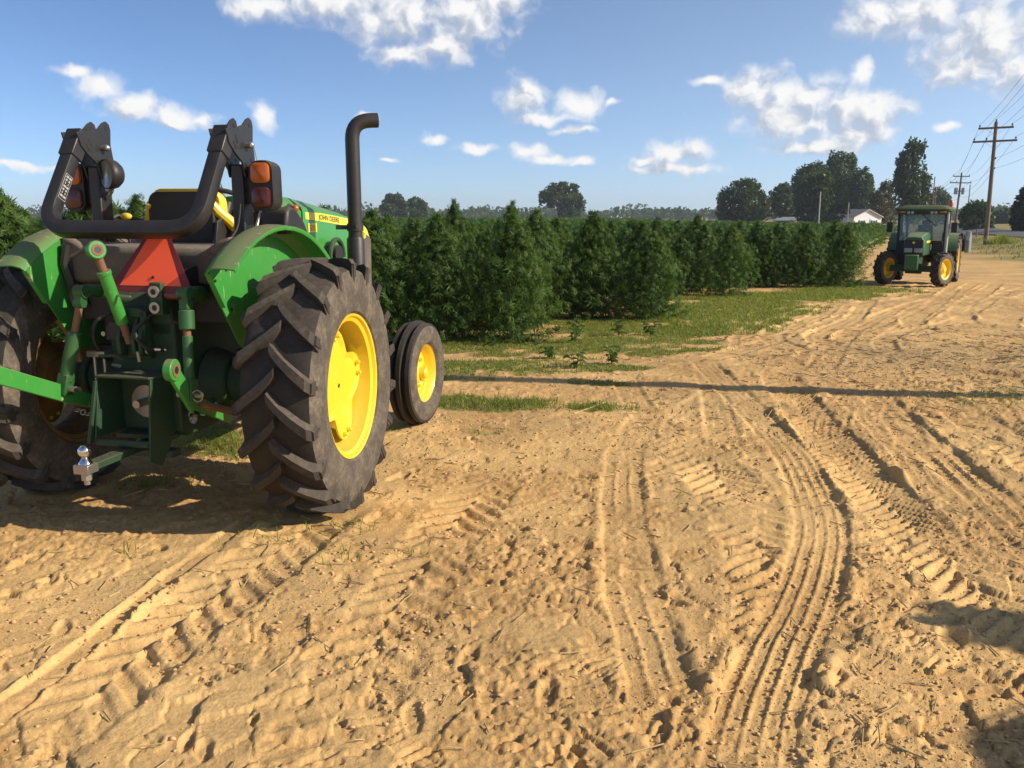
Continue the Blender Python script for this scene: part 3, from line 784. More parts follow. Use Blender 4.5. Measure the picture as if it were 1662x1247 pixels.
# ================================================================ NEAR TRACTOR
def tyre_lugged(R0, W, rb, nl, lug_w=0.05, lug_h=0.042, sgn=1, seg=56):
    """bar-lug tyre turned about X; rb = bead radius. Returns G with tread (material 0) and side walls (material 1)"""
    g = G(); hw = W / 2; rt = R0 - lug_h
    prof_s = [(-hw * .80, rb), (-hw * .93, rb + .02), (-hw * 1.02, rb + (rt - rb) * .45), (-hw * .99, rb + (rt - rb) * .78), (-hw * .90, rt - .020)]
    prof_t = [(-hw * .90, rt - .020), (-hw * .72, rt - .004), (-hw * .3, rt), (hw * .3, rt), (hw * .72, rt - .004), (hw * .90, rt - .020)]
    g.cur = 1
    g.lathe(prof_s, seg); g.lathe([(-a, r) for a, r in reversed(prof_s)], seg)
    g.cur = 0
    g.lathe(prof_t, seg)
    g.cur = 2
    for side in (-1, 1):
        for k in range(nl):
            ph0 = 2 * math.pi * (k + (0.5 if side > 0 else 0)) / nl
            rings = []
            ts = [0, .08, .28, .5, .72, .9, 1.0]
            for t in ts:
                x = side * (-0.018 + t * (hw * 1.0 + 0.018))
                ph = ph0 - sgn * t ** 0.82 * hw / R0
                top = R0 - 0.010 * t ** 3 - (0.022 if t == 1.0 else 0)
                low = rt - 0.012 if t < .85 else rt - 0.055
                wt = lug_w * (0.5 if t == 0 else 0.56 if t < .1 else .54) * (1 + .35 * t)
                wb = wt + .012
                dph_t = wt / R0; dph_b = wb / R0
                rings.append([(x, low * math.cos(a), low * math.sin(a)) if i in (0, 3) else (x, top * math.cos(a), top * math.sin(a))
                              for i, a in enumerate((ph - dph_b, ph - dph_t, ph + dph_t, ph + dph_b))])
            g.loft(rings)
            # shoulder buttress running down the side wall
            x = side * hw
            ph = ph0 - sgn * hw / R0
            r1 = R0 - .030; r2 = rt - .085
            a0, a1 = lug_w * .70 / R0, lug_w * .25 / R0
            q = [[(x * .99, r1 * math.cos(ph - a0), r1 * math.sin(ph - a0)), (x * 1.045, r1 * math.cos(ph - a0 * .8), r1 * math.sin(ph - a0 * .8)), (x * 1.045, r1 * math.cos(ph + a0 * .8), r1 * math.sin(ph + a0 * .8)), (x * .99, r1 * math.cos(ph + a0), r1 * math.sin(ph + a0))],
                 [(x * .96, r2 * math.cos(ph - a1), r2 * math.sin(ph - a1)), (x * 1.0, r2 * math.cos(ph - a1), r2 * math.sin(ph - a1)), (x * 1.0, r2 * math.cos(ph + a1), r2 * math.sin(ph + a1)), (x * .96, r2 * math.cos(ph + a1), r2 * math.sin(ph + a1))]]
            g.loft(q)
    return g

def rim(rf, W, n=48):
    hw = W / 2
    g = G()
    g.lathe([(-hw, rf), (-hw + .004, rf - .012), (-hw + .02, rf - .020), (-hw + .03, rf - .040), (-hw + .09, rf - .050), (-hw + .12, rf - .070), (hw - .12, rf - .070),
             (hw - .09, rf - .050), (hw - .03, rf - .040), (hw - .02, rf - .020), (hw - .004, rf - .012), (hw, rf),
             (hw - .014, rf + .004), (hw - .02, rf - .010), (hw - .1, rf - .040), (0, rf - .055), (-hw + .1, rf - .040), (-hw + .02, rf - .010), (-hw + .014, rf + .004)], n, close=True)
    return g

def lobed_disc(nl, r_in, r_out, x0, th, hub, n=96, rot=0.0):
    """pressed wheel centre with lobes bolted to the rim"""
    g = G(); front = []; back = []
    rings_f = []
    for rr, xo in ((0.0, -.135), (hub, -.135), (hub * 1.1, -.12), (.80, -.014), (1.0, 0.0)):
        ring = []
        for j in range(n):
            t = 2 * math.pi * j / n
            ro = r_in + (r_out - r_in) * (0.5 + 0.5 * math.cos(nl * (t - rot))) ** 0.75
            r = rr * ro if rr in (.80, 1.0) else rr
            ring.append((x0 + xo, r * math.cos(t), r * math.sin(t)))
        rings_f.append(ring)
    edge = [(x0 - th, p[1], p[2]) for p in rings_f[-1]]
    inner = [(x0 - th, p[1] * .05, p[2] * .05) for p in rings_f[-1]]
    g.loft(rings_f + [edge, inner], caps=False)
    return g

def rear_wheel(parent, side):
    w = empty('rear_wheel', (side * .878, 0, .715), rz=R(3), parent=parent)
    t = tyre_lugged(.715, .40, .402, 18, lug_w=.041, lug_h=.046, sgn=-1).obj('tyre', ['tyre', 'sidewall', 'lug'], w, ang=28)
    t.rotation_euler = (R(4), 0, 0)
    rim(.407, .355).obj('rim', 'yellow', w, ang=35)
    d = lobed_disc(4, .205, .325, .100, .012, .125, rot=R(12)).obj('wheel_disc', 'yellow', w, ang=40, fix=True)
    b = G()
    for k in range(4):
        for s_ in (-.115, .115):
            a = R(12) + k * math.pi / 2 + s_
            y_, z_ = .288 * math.cos(a), .288 * math.sin(a)
            b.cyl((.075, y_, z_), (.118, y_, z_), .013, 6)
    setp(b.obj('lobe_bolts', 'yellow', w, bev=.002), kind='stuff')
    hb = G(); hb.cyl((-.2, 0, 0), (-.03, 0, 0), .055, 20); hb.cyl((-.06, 0, 0), (-.028, 0, 0), .105, 24)
    for k in range(8):
        a = k * math.pi / 4; hb.cyl((-.04, .083 * math.cos(a), .083 * math.sin(a)), (-.01, .083 * math.cos(a), .083 * math.sin(a)), .012, 6)
    hb.obj('hub', 'yellow', w)
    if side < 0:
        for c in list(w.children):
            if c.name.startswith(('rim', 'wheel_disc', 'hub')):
                c.data.materials[0] = M['yellow_dirty_shaded']
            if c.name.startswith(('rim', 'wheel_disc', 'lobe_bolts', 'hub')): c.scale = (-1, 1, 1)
    return w

def front_wheel(parent, side, steer=0.0):
    w = empty('front_wheel', (side * .735, 2.05, .42), rz=steer, parent=parent)
    R0, hw, rb = .42, .105, .232
    g = G(); g.cur = 1
    ps = [(-hw * .72, rb), (-hw * .92, rb + .02), (-hw * 1.04, rb + .075), (-hw * 1.0, R0 - .075), (-hw * .88, R0 - .042)]
    g.lathe(ps, 48); g.lathe([(-a, r) for a, r in reversed(ps)], 48)
    g.cur = 0
    g.lathe([(-hw * .88, R0 - .042), (-hw * .82, R0 - .022), (-hw * .52, R0 - .018), (-hw * .40, R0 - .048), (-hw * .22, R0 - .048), (-hw * .16, R0 - .002), (hw * .16, R0 - .002), (hw * .22, R0 - .048), (hw * .40, R0 - .048), (hw * .52, R0 - .018), (hw * .82, R0 - .022), (hw * .88, R0 - .042)], 48)
    g.obj('tyre', ['tyre', 'sidewall'], w, ang=30)
    r_ = G()
    r_.lathe([(-.075, .236), (-.06, .218), (-.03, .205), (.0, .185), (.03, .205), (.060, .218), (.075, .236), (.066, .240), (.05, .228), (0, .2), (-.05, .228), (-.066, .240)], 40, close=True)
    r_.obj('rim', 'yellow', w)
    d = G(); d.lathe([(.032, .0), (.032, .06), (.028, .075), (.012, .09), (.006, .135), (-.004, .16), (-.004, .2), (-.014, .2), (-.014, .0)], 36)
    d.obj('wheel_disc', 'yellow', w)
    b = G()
    for k in range(6):
        a = k * math.pi / 3 + .3; b.cyl((.0, .105 * math.cos(a), .105 * math.sin(a)), (.035, .105 * math.cos(a), .105 * math.sin(a)), .013, 6)
    b.lathe([(.03, .0), (.085, .0), (.085, .03), (.075, .042), (.03, .05)], 20)
    b.cyl((-.16, 0, 0), (0, 0, 0), .045, 14)
    b.obj('hub', 'yellow', w)
    if side < 0:
        for c in list(w.children):
            if not c.name.startswith('tyre'): c.scale = (-1, 1, 1)
    return w

def rr_rect(w, h, r, n=4):
    pts = []
    for cx, cy, a0 in ((w / 2 - r, h / 2 - r, 0), (-w / 2 + r, h / 2 - r, 90), (-w / 2 + r, -h / 2 + r, 180), (w / 2 - r, -h / 2 + r, 270)):
        for i in range(n + 1):
            a = R(a0 + 90 * i / n); pts.append((cx + r * math.cos(a), cy + r * math.sin(a)))
    return pts

def arc3(p0, p1, p2, r, n=6):
    """round the corner p1 between p0 and p2"""
    p0, p1, p2 = Vector(p0), Vector(p1), Vector(p2)
    a = (p0 - p1).normalized(); b = (p2 - p1).normalized()
    s = p1 + a * r; e = p1 + b * r
    return [(s * (1 - t) ** 2 + p1 * 2 * t * (1 - t) + e * t * t) for t in [i / n for i in range(n + 1)]]

T = empty('farm_tractor', (-1.92, 4.95, 0), -TA, 'green and yellow open-station tractor seen from behind with folded black roll bar', 'tractor')

rear_wheel(T, 1); rear_wheel(T, -1)
front_wheel(T, 1, R(-3)); front_wheel(T, -1, R(-3))

# --- chassis
g = G(); g.prism([(-.36, .50), (-.30, .46), (.25, .46), (.95, .50), (.95, .98), (.3, 1.05), (-.2, 1.14), (-.36, 1.10)], 'X', -.20, .20)
g.cyl((-.60, 0, .715), (.60, 0, .715), .115, 22)
for s in (-1, 1):
    g.cyl((s * .20, 0, .715), (s * .34, 0, .715), .20, 24, r1=.15) if s > 0 else g.cyl((-.34, 0, .715), (-.20, 0, .715), .15, 24, r1=.20)
    g.cyl((s * .60, 0, .715), (s * .78, 0, .715), .075, 18)
    g.lathe([(s * .56, .0), (s * .56, .15), (s * .60, .15), (s * .60, .0)], 22, (0, 0, .715))
g.obj('transmission_case', 'green_deep_shade', T, bev=.012)
g = G(); g.bb(-.19, .19, .95, 1.95, .50, 1.15); g.bb(-.24, .24, 1.05, 1.8, .62, .8); g.bb(-.16, .16, 1.1, 1.7, .42, .52)
g.cyl((.2, 1.2, 1.0), (.34, 1.2, 1.0), .05, 12); g.cyl((.22, 1.55, .72), (.30, 1.55, .72), .055, 14)
g.obj('engine', 'green_deep_shade', T, bev=.012)
g = G(); g.bb(-.17, .17, 1.85, 2.48, .52, .72); g.bar((-.60, 2.05, .62), (.60, 2.05, .62), .11, .10)
g.obj('front_axle_beam', 'green_deep_shade', T, bev=.01)
for s in (-1, 1):
    g = G(); g.cyl((s * .60, 2.05, .36), (s * .60, 2.05, .70), .045, 14); g.bar((s * .50, 2.05, .63), (s * .64, 2.05, .66), .1, .09)
    g.bar((s * .60, 2.05, .68), (s * .56, 1.86, .68), .05, .03)
    g.obj('spindle', 'green_deep_shade', T, bev=.006)
g = G(); g.cyl((-.55, 1.86, .67), (.55, 1.86, .67), .016, 10); g.obj('tie_rod', 'soot', T)
# fuel tank / step side
g = G(); g.bb(.24, .48, .55, 1.0, .55, .86); g.obj('fuel_tank', 'plastic', T, bev=.03)
g = G(); g.bb(-.50, -.24, .55, 1.0, .5, .86); g.obj('battery_box', 'plastic', T, bev=.02)

# --- hood: lofted shell
def hood_ring(y, zb, zs, zt, wb, ws, wt):
    return [(wb, y, zb), (ws, y, zb + (zs - zb) * .5), (ws, y, zs), (ws - .012, y, zs + .03), (wt + .03, y, zt - .035), (wt, y, zt - .012), (wt * .5, y, zt), (0, y, zt + .004),
            (-wt * .5, y, zt), (-wt, y, zt - .012), (-wt - .03, y, zt - .035), (-ws + .012, y, zs + .03), (-ws, y, zs), (-ws, y, zb + (zs - zb) * .5), (-wb, y, zb)]
HS = [(1.02, 1.20, 1.685, 1.785, .292, .300, .205), (1.25, 1.17, 1.668, 1.760, .294, .301, .205), (1.55, 1.12, 1.645, 1.725, .294, .300, .205), (1.85, 1.06, 1.616, 1.688, .290, .297, .20), (2.08, 1.02, 1.580, 1.645, .284, .290, .19),
      (2.22, 1.01, 1.535, 1.590, .272, .278, .17), (2.31, 1.01, 1.475, 1.520, .250, .258, .14), (2.36, 1.02, 1.40, 1.43, .20, .21, .10)]
g = G(); g.loft([hood_ring(*h_) for h_ in HS], caps=True, closed=True)
hood = g.obj('hood', 'green', T, ang=40)
# grey side screens at the nose, front grille
for s in (-1, 1):
    g = G()
    q = [(2.10, 1.06), (2.24, 1.06), (2.255, 1.47), (2.20, 1.50), (2.12, 1.48)]
    g.prism([(a, b) for a, b in q], 'X', s * .276, s * .292)
    g.obj('nose_screen', 'deck', hood)
    g = G(); g.prism([(2.26, 1.06), (2.33, 1.08), (2.335, 1.36), (2.275, 1.42)], 'X', s * .215, s * .262); g.obj('headlamp', 'plastic', hood)
g = G(); g.bb(-.18, .18, 2.355, 2.372, 1.05, 1.36); g.obj('grille', 'plastic', hood, bev=.01)
# yellow stripe on each side, print on it
for s in (-1, 1):
    g = G()
    top = [(1.06, 1.692), (1.30, 1.675), (1.60, 1.652), (1.85, 1.629), (2.06, 1.598)]
    bot = [(1.055, 1.634), (1.30, 1.617), (1.60, 1.594), (1.85, 1.571), (2.06, 1.541)]
    xs = [.3035, .3040, .3030, .3000, .2945]
    vs = []
    for (t_, b_, x_) in zip(top, bot, xs): vs += [(s * (x_ - .003), t_[0], min(t_[1], 1.68)), (s * x_, b_[0], b_[1])]
    g.add(vs, [(2 * i, 2 * i + 1, 2 * i + 3, 2 * i + 2) for i in range(4)])
    stripe = g.obj('hood_stripe', 'decal', hood, ang=0)
    g = G(); g.add([(s * .2945, 2.06, 1.598), (s * .2945, 2.06, 1.541), (s * .283, 2.205, 1.500), (s * .263, 2.305, 1.478), (s * .2815, 2.205, 1.548)], [(0, 1, 2, 4), (4, 2, 3)])
    g.obj('nose_stripe', 'decal', hood, ang=0)
    me = text_mesh("JOHN DEERE", 0.062); me.materials.append(M['green_deep_shade'])
    o = link('hood_lettering', me, hood)
    if s > 0:
        o.matrix_local = Matrix.Translation((.3062, 1.26, 1.632)) @ Matrix.Rotation(R(-4.1), 4, 'X') @ Matrix.Rotation(R(90), 4, 'Z') @ Matrix.Rotation(R(90), 4, 'X')
    else:
        o.matrix_local = Matrix.Translation((-.3062, 1.72, 1.598)) @ Matrix.Rotation(R(-4.1), 4, 'X') @ Matrix.Rotation(R(-90), 4, 'Z') @ Matrix.Rotation(R(90), 4, 'X')
    o.scale = (1.0, 0.86, 1)
    g = G(); g.add([(s * .2985, 2.02, 1.530), (s * .2985, 2.02, 1.492), (s * .2905, 2.15, 1.474), (s * .2905, 2.15, 1.512)], [(0, 1, 2, 3)]); g.obj('model_plate', 'decal', hood, ang=0)
    me = text_mesh("5055E", 0.036, shear=.2); me.materials.append(M['black'])
    o = link('model_lettering', me, hood)
    if s > 0:
        o.matrix_local = Matrix.Translation((.3005, 2.027, 1.500)) @ Matrix.Rotation(R(-7), 4, 'X') @ Matrix.Rotation(R(94), 4, 'Z') @ Matrix.Rotation(R(90), 4, 'X')
    else:
        o.matrix_local = Matrix.Translation((-.293, 2.14, 1.486)) @ Matrix.Rotation(R(-7), 4, 'X') @ Matrix.Rotation(R(-94), 4, 'Z') @ Matrix.Rotation(R(90), 4, 'X')
    # small yellow notice below the stripe, with faint lines of print
    g = G(); g.bb(s * .3035 - .001, s * .3035 + .001, 1.09, 1.225, 1.545, 1.606); g.obj('notice_plate', 'decal', hood, ang=0)
    g = G()
    for k in range(4): g.bb(s * .3055 - .0006, s * .3055 + .0006, 1.105, 1.205 - .02 * (k % 2), 1.558 + .011 * k, 1.561 + .011 * k)
    setp(g.obj('notice_print', 'green_deep_shade', hood, ang=0), kind='stuff')
    # side air vent opening
    g = G(); g.bb(s * .296, s * .306, 1.50, 1.95, 1.19, 1.20); g.obj('panel_seam', 'plastic', hood)

# --- cowl behind the hood with its dark oval panel and round marker
g = G()
g.loft([[(.20, .72, 1.20), (.27, .72, 1.50), (.26, .72, 1.70), (.20, .72, 1.765), (0, .72, 1.785), (-.20, .72, 1.765), (-.26, .72, 1.70), (-.27, .72, 1.50), (-.20, .72, 1.20)],
        [(.25, .86, 1.20), (.295, .86, 1.50), (.298, .86, 1.69), (.21, .86, 1.775), (0, .86, 1.80), (-.21, .86, 1.775), (-.298, .86, 1.69), (-.295, .86, 1.50), (-.25, .86, 1.20)],
        [(.28, 1.00, 1.20), (.298, 1.00, 1.50), (.30, 1.00, 1.685), (.205, 1.00, 1.776), (0, 1.00, 1.797), (-.205, 1.00, 1.776), (-.30, 1.00, 1.685), (-.298, 1.00, 1.50), (-.28, 1.00, 1.20)]])
cowl = g.obj('cowl', 'green', T, ang=40)
g = G(); g.bb(-.19, .19, .69, .725, 1.36, 1.74); g.obj('dash_panel', 'plastic', cowl, bev=.02)
for s in (-1, 1):
    g = G(); g.prism([(.80, 1.615), (.90, 1.61), (.945, 1.65), (.93, 1.70), (.84, 1.735), (.78, 1.70)], 'X', s * .285, s * .3045); g.obj('cowl_vent', 'plastic', cowl, bev=.006)
    g = G(); g.ball((s * .312, .895, 1.705), .024, 12, 7); g.obj('marker_lamp', 'amber', cowl)
# --- steering wheel
sw = Matrix.Translation((-.02, .62, 1.72)) @ Matrix.Rotation(R(-28), 4, 'X')
g = G(); n = 30
g.tube([sw @ Vector((.20 * math.cos(2 * math.pi * i / n), .20 * math.sin(2 * math.pi * i / n), 0)) for i in range(n + 1)], .0155, 8, caps=False)
for a in (30, 150, 270): g.cyl(sw @ Vector((0, 0, -.02)), sw @ Vector((.195 * math.cos(R(a)), .195 * math.sin(R(a)), 0)), .010, 8)
g.cyl(sw @ Vector((0, 0, -.25)), sw @ Vector((0, 0, .015)), .035, 12)
g.obj('steering_wheel', 'plastic', T)

# --- operator's deck between the fenders
g = G()
g.prism([(-.27, 1.30), (-.27, 1.462), (-.245, 1.49), (.02, 1.505), (.60, 1.30), (.95, 1.12), (.95, 1.06), (.5, 1.08), (.1, 1.2)], 'X', -.475, .475)
deck = g.obj('deck_cover', 'deck', T, bev=.015)
g = G(); g.bb(-.46, .46, -.235, .10, 1.08, 1.30); g.obj('seat_support', 'plastic', T, bev=.01)
# moulded shoulders next to each fender
for s in (-1, 1):
    g = G(); g.prism([(s * .475, 1.42), (s * .35, 1.47), (s * .43, 1.52), (s * .512, 1.55), (s * .512, 1.40), (s * .50, 1.2), (s * .46, 1.1)], 'Y', -.285, .30); g.obj('deck_shoulder', 'deck', T, bev=.02)

# --- seat
g = G()
sec = rr_rect(.43, .33, .07)
SX = -.055
g.loft([[(x + SX, .13 + .05 * (abs(x) / .26) ** 2, 1.63 + z) for x, z in sec], [(x * .98 + SX, .17 + .05 * (abs(x) / .26) ** 2, 1.63 + z * .98) for x, z in sec]])
seat_shell = g.obj('seat_back', 'plastic', T, bev=.01)
g = G()
sec2 = rr_rect(.47, .36, .08)
g.loft([[(x + SX, .175 + .06 * (abs(x) / .26) ** 2, 1.636 + z) for x, z in sec2], [(x * .96 + SX, .25 + .07 * (abs(x) / .26) ** 2, 1.63 + z * .95) for x, z in sec2]])
g.obj('back_cushion', 'yellow', seat_shell, bev=.015)
g = G()
g.loft([[(x, .16, 1.475 + z) for x, z in rr_rect(.42, .10, .04)], [(x, .52, 1.50 + z) for x, z in rr_rect(.48, .13, .05)], [(x, .62, 1.505 + z) for x, z in rr_rect(.46, .10, .045)]])
g.obj('seat_cushion', 'yellow', T, bev=.01)
for s in (-1, 1):
    g = G(); g.tube([(SX + s * .195, .17, 1.73), (SX + s * .22, .20, 1.68), (SX + s * .265, .25, 1.62), (SX + s * .295, .29, 1.57), (SX + s * .30, .32, 1.48)], [.024, .032, .034, .034, .030], 10); g.obj('seat_bolster', 'yellow', T)
g = G(); g.prism([(.10, 1.475), (.40, 1.49), (.36, 1.62), (.24, 1.66), (.14, 1.62)], 'X', .175, .195); g.obj('seat_side_shield', 'plastic', T, bev=.004)
g = G(); g.bb(-.2, .2, .12, .55, 1.28, 1.45); g.obj('seat_base', 'plastic', T, bev=.02)

# --- fenders: inner panel + arched top
def fender(s):
    g = G(); xi, xo = .52, .695; th = .006
    cy, cz, rr_ = 0.0, .715, .885
    angs = [R(a) for a in [130, 124] + list(range(118, 29, -7))]
    pts = [(cy + rr_ * math.cos(a), cz + rr_ * math.sin(a)) for a in angs]
    # top sheet with a rounded inner shoulder and a turned-down lip
    prof = [(xo, -.014), (xo, 0.0), (xo - .05, .008), (xi + .06, .010), (xi + .02, -.004), (xi, -.035)]
    rings = []
    for a in angs:
        ring = []
        for (x, dr) in prof: ring.append((s * x, cy + (rr_ + dr) * math.cos(a), cz + (rr_ + dr) * math.sin(a)))
        for (x, dr) in reversed(prof): ring.append((s * (x - (.006 if x > .6 else -.006)), cy + (rr_ + dr - .008) * math.cos(a), cz + (rr_ + dr - .008) * math.sin(a)))
        rings.append(ring)
    g.loft(rings)
    f = g.obj('fender', 'green_dirty', T, ang=45)
    p = G()
    outer = [(cy + (rr_ - .03) * math.cos(a), cz + (rr_ - .03) * math.sin(a)) for a in angs]
    low = [(.52, 1.05), (.30, .98), (-.16, .90), (-.27, .98), (-.42, 1.19), (-.50, 1.31)]
    p.prism(outer + low, 'X', s * xi - .004, s * xi + .004)
    p.obj('fender_panel', 'green_dirty', f, ang=0)
    e = G()   # folded rear edge flange of the panel
    e.bar((s * (xi + .012), outer[0][0] + .004, outer[0][1]), (s * (xi + .012), -.42, 1.19), .03, .006, up=Vector((0, 1, .4)))
    e.obj('edge_flange', 'green_dirty', f)
    b = G()
    for (y_, z_) in ((-.47, 1.33), (-.36, 1.38), (-.33, 1.17)): b.cyl((s * (xi + .003), y_, z_), (s * (xi + .010), y_, z_), .008, 8)
    setp(b.obj('panel_bolts', 'plastic', f), kind='stuff')
    return f
fender(1); fender(-1)
# dark hand-hold console on the right fender, levers
g = G(); g.prism([(.18, 1.55), (.21, 1.685), (.25, 1.71), (.32, 1.70), (.43, 1.62), (.48, 1.55)], 'X', .43, .60); g.obj('control_console', 'plastic', T, bev=.02)
g = G(); g.tube([(.40, .15, 1.50), (.42, .22, 1.66), (.44, .26, 1.74)], .009, 8); g.obj('hydraulic_lever', 'steel', T)
g = G(); g.bb(.425, .455, .24, .28, 1.60, 1.68); g.obj('lever_grip', 'green', T, bev=.006)
g = G(); g.tube([(-.36, .10, 1.45), (-.37, .10, 1.60), (-.375, .10, 1.635)], .009, 8)
lev = g.obj('range_lever', 'plastic', T)
g = G(); g.ball((-.372, .10, 1.652), .028, 12, 8, (1.25, .9, .75)); g.obj('lever_knob', 'yellow', lev)
g = G(); g.tube([(-.50, .02, 1.60), (-.48, .16, 1.655), (-.40, .32, 1.62), (-.26, .5, 1.55), (-.1, .6, 1.5)], .014, 8); g.obj('grab_rail', 'soot', T)

# --- roll-over bar: two posts, hinge plates, folded hoop
for s in (-1, 1):
    g = G()
    g.bb(s * .445 - .035, s * .445 + .035, -.06, .045, .86, 1.93)
    g.bb(s * .445 - .055, s * .445 + .055, -.10, .10, .84, .92)
    post = g.obj('roll_bar_post', 'black', T, bev=.008)
    pl = [(-.225, 2.10), (-.20, 2.03), (-.15, 1.985), (-.075, 1.935), (-.05, 1.86), (.045, 1.86), (.060, 1.97), (.045, 2.05), (.055, 2.135), (.045, 2.165), (.02, 2.18), (-.01, 2.168), (-.05, 2.135), (-.12, 2.115)]
    for dx in (-.046, .046):
        g = G(); g.prism(pl, 'X', s * .445 + dx - .006, s * .445 + dx + .006); hp = g.obj('hinge_plate', 'plate', T, bev=.003)
        g = G(); x = s * .445 + dx
        for (y_, z_, r_) in ((.018, 2.14, .014), (-.035, 1.93, .010), (.012, 1.955, .009)): g.cyl((x - .0075, y_, z_), (x + .0075, y_, z_), r_, 12)
        g.bar((x, -.135, 2.075), (x, -.112, 2.035), .015, .016, up=Vector((0, 1, 0))); g.bar((x, -.155, 2.045), (x, -.132, 2.005), .015, .016, up=Vector((0, 1, 0)))
        setp(g.obj('plate_holes', 'plastic', hp), kind='stuff')
    g = G(); g.cyl((s * .445 - .075, -.03, 2.03), (s * .445 + .075, -.03, 2.03), .015, 12); g.ball((s * .445 + .08, -.03, 2.03), .019, 10, 6); g.ball((s * .445 - .08, -.03, 2.03), .019, 10, 6)
    pin = g.obj('hinge_pin', 'steel', T)
    if s > 0:
        g = G(); g.tube([(.36, -.035, 2.01), (.358, -.03, 1.97), (.362, -.02, 1.92), (.372, -.012, 1.90)], .004, 6); g.obj('retaining_clip', 'steel', pin)
        g = G(); g.tube([(.525, 0, 2.03), (.53, .02, 1.95), (.535, .02, 1.85)], .003, 6); g.obj('clip_lanyard', 'steel', pin)
c0 = [(-.445, -.155, 2.085), (-.445, -.262, 1.93)]
hp_ = [Vector((-.445, -.150, 2.095))] + arc3((-.445, -.15, 2.095), (-.445, -.475, 1.585), (0, -.475, 1.585), .155, 9) + arc3((0, -.475, 1.585), (.445, -.475, 1.585), (.445, -.15, 2.095), .155, 9) + [Vector((.445, -.150, 2.095))]
g = G(); g.tube(hp_, 1.0, sect=rr_rect(.075, .075, .010, 2), up=Vector((1, 0, 0)))
hoop = g.obj('folded_hoop', 'black', T, ang=38)
for s in (-1, 1):
    d = (Vector((s * .445, -.475, 1.585)) - Vector((s * .445, -.15, 2.095))).normalized()
    a = Vector((s * .445, -.145, 2.103))
    g = G(); g.bar(a, a + d * .165, .090, .088, up=Vector((0, 1, 0))); g.obj('hoop_sleeve', 'black', hoop, bev=.006)
# printed notice on the hoop's left leg
d = (Vector((-.445, -.475, 1.585)) - Vector((-.445, -.15, 2.095))).normalized()
nx_ = Vector((1, 0, 0)); upv = nx_.cross(d).normalized()
lc = Vector((-.4065, -.15, 2.095)) + d * .345
def on_leg(a, b, off=0.0): return lc + d * a + upv * b + nx_ * off
g = G(); g.add([on_leg(-.075, -.027), on_leg(.075, -.027), on_leg(.075, .027), on_leg(-.075, .027)], [(0, 1, 2, 3)]); lab = g.obj('warning_label', 'label_white', hoop, ang=0)
g = G(); g.add([on_leg(-.072, -.024, .001), on_leg(.072, -.024, .001), on_leg(.072, .024, .001), on_leg(-.072, .024, .001)], [(0, 1, 2, 3)]); g.obj('label_field', 'plastic', hoop, ang=0)
g = G()
for k in range(7):
    for (b0, b1) in ((-.020, -.002), (.002, .020)):
        a0 = -.064 + k * .019; e = .004 * ((k * 7) % 3)
        g.add([on_leg(a0, b0 + e * .5, .002), on_leg(a0 + .011, b0 + e * .5, .002), on_leg(a0 + .011, b1 - e, .002), on_leg(a0, b1 - e, .002)], [(0, 1, 2, 3)])
setp(g.obj('label_print', 'label_white', hoop, ang=0), kind='stuff')

# --- tail lamps on the posts
for s in (-1, 1):
    cx = s * .585
    g = G()
    sec = rr_rect(.138, .265, .052, 5)
    g.loft([[(cx + x, -.055, 1.815 + z) for x, z in sec], [(cx + x * 1.04, -.03, 1.815 + z * 1.03) for x, z in sec], [(cx + x * 1.0, .05, 1.815 + z * .98) for x, z in sec], [(cx + x * .7, .085, 1.815 + z * .75) for x, z in sec]])
    tl = g.obj('tail_lamp', 'plastic', T, ang=40)
    for z0, m_, nm in ((1.883, 'amber', 'amber_lens'), (1.752, 'red_lens', 'red_lens')):
        g = G(); sec = rr_rect(.108, .108, .028, 4)
        g.loft([[(cx + x, -.052, z0 + z) for x, z in sec], [(cx + x * .98, -.066, z0 + z * .98) for x, z in sec], [(cx + x * .8, -.072, z0 + z * .8) for x, z in sec]])
        g.obj(nm, m_, tl, ang=40)
    g = G(); g.bb(min(s * .47, s * .53), max(s * .47, s * .53), -.03, .03, 1.72, 1.90); g.obj('lamp_bracket', 'plastic', tl, bev=.004)
# --- work lamp on the left post
wl = Matrix.Translation((-.345, -.045, 1.885)) @ Vector((-.42, -.90, -.03)).to_track_quat('X', 'Z').to_matrix().to_4x4()
g = G(); g.lathe([(.030, .083), (.034, .080), (.028, .076), (.02, .083), (.0, .084), (-.03, .076), (-.055, .055), (-.068, .025), (-.070, 0)], 28)
for i, v in enumerate(g.v): g.v[i] = tuple(wl @ Vector(v))
lamp = g.obj('work_lamp', 'soot', T, ang=40)
g = G(); g.lathe([(.016, 0), (.020, .04), (.027, .077)], 28)
for i, v in enumerate(g.v): g.v[i] = tuple(wl @ Vector(v))
g.obj('lamp_lens', 'lamp_glass', lamp)
g = G(); g.cyl((-.345, -.04, 1.80), (-.39, -.02, 1.76), .012, 8); g.ball((-.36, -.055, 1.80), .016, 8, 6); g.obj('lamp_stem', 'steel', lamp)

